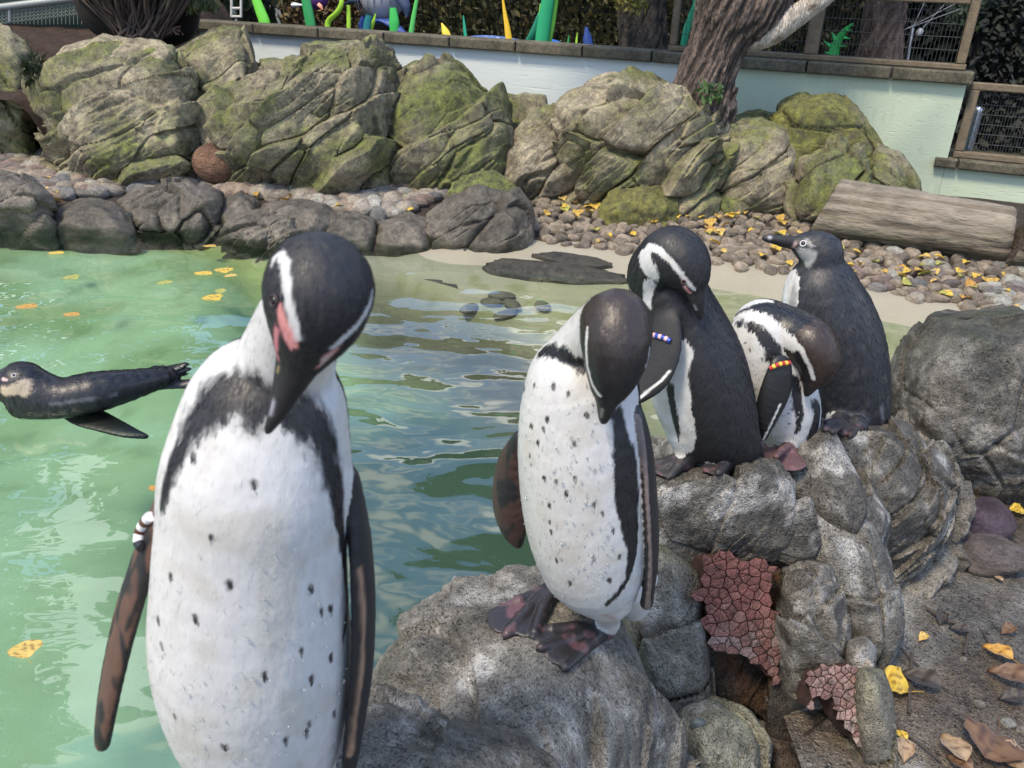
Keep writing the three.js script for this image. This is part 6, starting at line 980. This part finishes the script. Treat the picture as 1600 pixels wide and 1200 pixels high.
// ------------------------------------------------------------------ stones, leaves and twigs on the concrete, leaves on the water
const onPath = (x, y, up = .004) => { let p = onY(x, y, .08); for (let i = 0; i < 4; i++) p = onY(x, y, paveY(p.x, -p.z) + up); return p; };
{
  const a = tag(mesh('cobble', lumpy(11, 40, 26), std({ color: rgb(.13, .09, .12), map: again(stoneTint, 3), bumpMap: again(stoneBump, 2), bumpScale: .01, roughness: .3 })), 'wet purple cobble with white flecks on the concrete by the big boulder', 'stone'); a.position.copy(onPath(1530, 836)); a.scale.set(.082, .052, .066); a.position.y += .035; a.rotation.y = .6;
  const b = tag(mesh('cobble', lumpy(14, 40, 26), std({ color: rgb(.23, .19, .175), map: again(stoneTint, 3), bumpMap: again(stoneBump, 2), bumpScale: .01, roughness: .4 })), 'smooth grey-brown cobble in front of the purple one', 'stone'); b.position.copy(onPath(1540, 880)); b.scale.set(.078, .042, .056); b.position.y += .026;
  [[1398, 1072, .075, 0, YEL, 1.2, 'large bright yellow leaf on the concrete beside the rock'], [1452, 846, .04, 0, GOLD, .4, 'small yellow leaf on the wet concrete under the perch rock'], [1432, 874, .055, 1, YEL2, 1.6, 'mottled yellow leaf on the wet concrete'], [1442, 996, .035, 1, GOLD, 2.2, 'small pale yellow leaf in the middle of the concrete'], [1440, 1066, .095, 1, DRK, .9, 'dark wet leaf beside the large yellow one'], [1560, 905, .03, 1, TAN, .4, 'small tan leaf right of the cobbles'], [1575, 985, .05, 1, BRN, 2.0, 'narrow brown leaf near the right edge'], [1560, 1022, .075, 1, ORN, .7, 'curled orange-brown leaf near the right edge'], [1580, 1060, .10, 1, BRN, 1.0, 'large brown leaf at the right edge'], [1582, 1092, .06, 1, DRK, 1.5, 'small black wet leaf below the brown one'], [1548, 1165, .11, 0, BRN, 2.4, 'large brown leaf at the bottom right corner'], [1490, 1172, .085, 1, TAN, .2, 'tan leaf at the bottom edge of the concrete'], [1412, 1172, .06, 1, TAN, 2.8, 'tan curled leaf at the bottom beside the pale rock strip'], [1408, 1150, .035, 1, YEL, .5, 'small yellow leaf at the bottom beside the pale rock strip'], [1500, 985, .05, 1, DRK, 1.1, 'thin black leaf in the middle of the concrete'], [1470, 965, .05, 1, DRK, 2.6, 'black wet leaf left of the thin one'], [1520, 780, .05, 1, YEL2, .2, 'yellow leaf on the concrete behind the purple cobble'], [1590, 800, .05, 0, YEL, 1.2, 'yellow leaf right of the purple cobble'], [1500, 1196, .06, 1, BRN, .6, 'brown leaf cut off by the bottom edge'], [1590, 1190, .07, 0, TAN, 1.6, 'pale leaf cut off in the bottom right corner'], [1415, 910, .03, 1, TAN, .1, 'tiny tan leaf beside the stepping block']].forEach(([x, y, s, k, m, a2, l]) => leafAt(onPath(x, y, .006 + s * .08), s * .72, k, m, a2, .06, l));
  const twig = (pts, r, label) => tag(mesh('twig', new THREE.TubeGeometry(new THREE.CatmullRomCurve3(pts.map(([x, y]) => onPath(x, y, .010))), 24, r, 6), std({ color: rgb(.05, .038, .03), roughness: .8 })), label, 'twig');
  twig([[1448, 950], [1475, 968], [1505, 978], [1512, 990], [1506, 1022]], .0035, 'bent black twig in the middle of the concrete'); twig([[1405, 1010], [1440, 1045], [1480, 1078]], .0022, 'thin dark twig beside the dark wet leaf'); twig([[1425, 1020], [1422, 1060], [1420, 1115]], .003, 'green-grey twig standing across the yellow leaf'); twig([[1535, 985], [1552, 1012], [1600, 1040]], .002, 'thin brown twig by the orange-brown leaf'); twig([[1400, 1135], [1440, 1165], [1470, 1190]], .002, 'thin tan twig at the bottom of the concrete');
  [[40, 1016, .05, 0, GOLD, .6, 'yellow leaf floating at the lower left beside the front penguin'], [240, 763, .035, 1, ORN, 1, 'brown leaf floating left of the front penguin'], [318, 428, .09, 1, YEL, 1.4, 'long yellow leaf floating in front of the shore rocks, left of a cluster'], [350, 423, .07, 0, YEL, .4, 'yellow leaf in the floating cluster, farther one'], [361, 431, .06, 1, GOLD, 2.0, 'yellow leaf in the floating cluster, nearer one'], [333, 466, .075, 0, YEL, .9, 'yellow leaf floating upright beside the front penguin'], [345, 455, .07, 1, LIME, .2, 'pale yellow leaf under the floating cluster'], [258, 442, .07, 1, LIME, 1.9, 'green-yellow leaf floating in the middle of the left water'], [42, 480, .09, 1, ORN, 1.6, 'red-brown leaf floating near the left edge'], [112, 492, .07, 1, ORN, 1.4, 'orange leaf floating right of the red-brown one'], [88, 396, .08, 1, YEL, 1.5, 'yellow leaf floating close to the shore at the left'], [328, 385, .07, 1, YEL2, 1.5, 'yellow leaf floating in the dark strip by the shore rocks'], [112, 434, .06, 0, LIME, 1.1, 'pale green leaf floating left of the middle'], [880, 552, .04, 1, YEL, 1.4, 'small yellow leaf floating behind the second penguin']].forEach(([x, y, s, k, m, a2, l]) => { const q = leafAt(onY(x, y, .005), s, k, m, a2, 0, l); q.scale.y *= .2; });
  [[1505, 1030, 6], [1530, 1100, 9], [1575, 1130, 12], [1596, 1140, 8], [1580, 1160, 7]].forEach(([x, y, s], i) => { const p = onPath(x, y, .002), m = tag(mesh('pebble', cobbleGeo[i], cobbleMat[[3, 1, 8, 3, 6][i]]), ['tiny pale pebble by the bent twig', 'small grey pebble on the lower concrete', 'pale pebble by the large brown leaf, largest of three', 'pale pebble at the right edge, next to the largest', 'grey pebble nearest the corner leaf'][i], 'stone'); m.position.copy(p); const q = metres(p, s); m.scale.set(q, q * .6, q * .8); });
  const n = tag(mesh('pebble', lumpy(4, 24, 16), std({ color: rgb(.07, .085, .085), roughness: .5 })), 'small round dark pebble stuck in the yellowish rock', 'stone'), np = onRock(1090, 1132, ['foot', 'side'], .97); n.position.copy(np); n.scale.setScalar(metres(np, 13)); n.scale.z *= .6;
}

// ------------------------------------------------------------------ draw
const renderer = new THREE.WebGLRenderer({ antialias: true });
renderer.setSize(1024, 768);
renderer.shadowMap.enabled = true;
renderer.toneMapping = THREE.LinearToneMapping;
renderer.toneMappingExposure = EXPOSURE;
renderer.render(scene, camera);
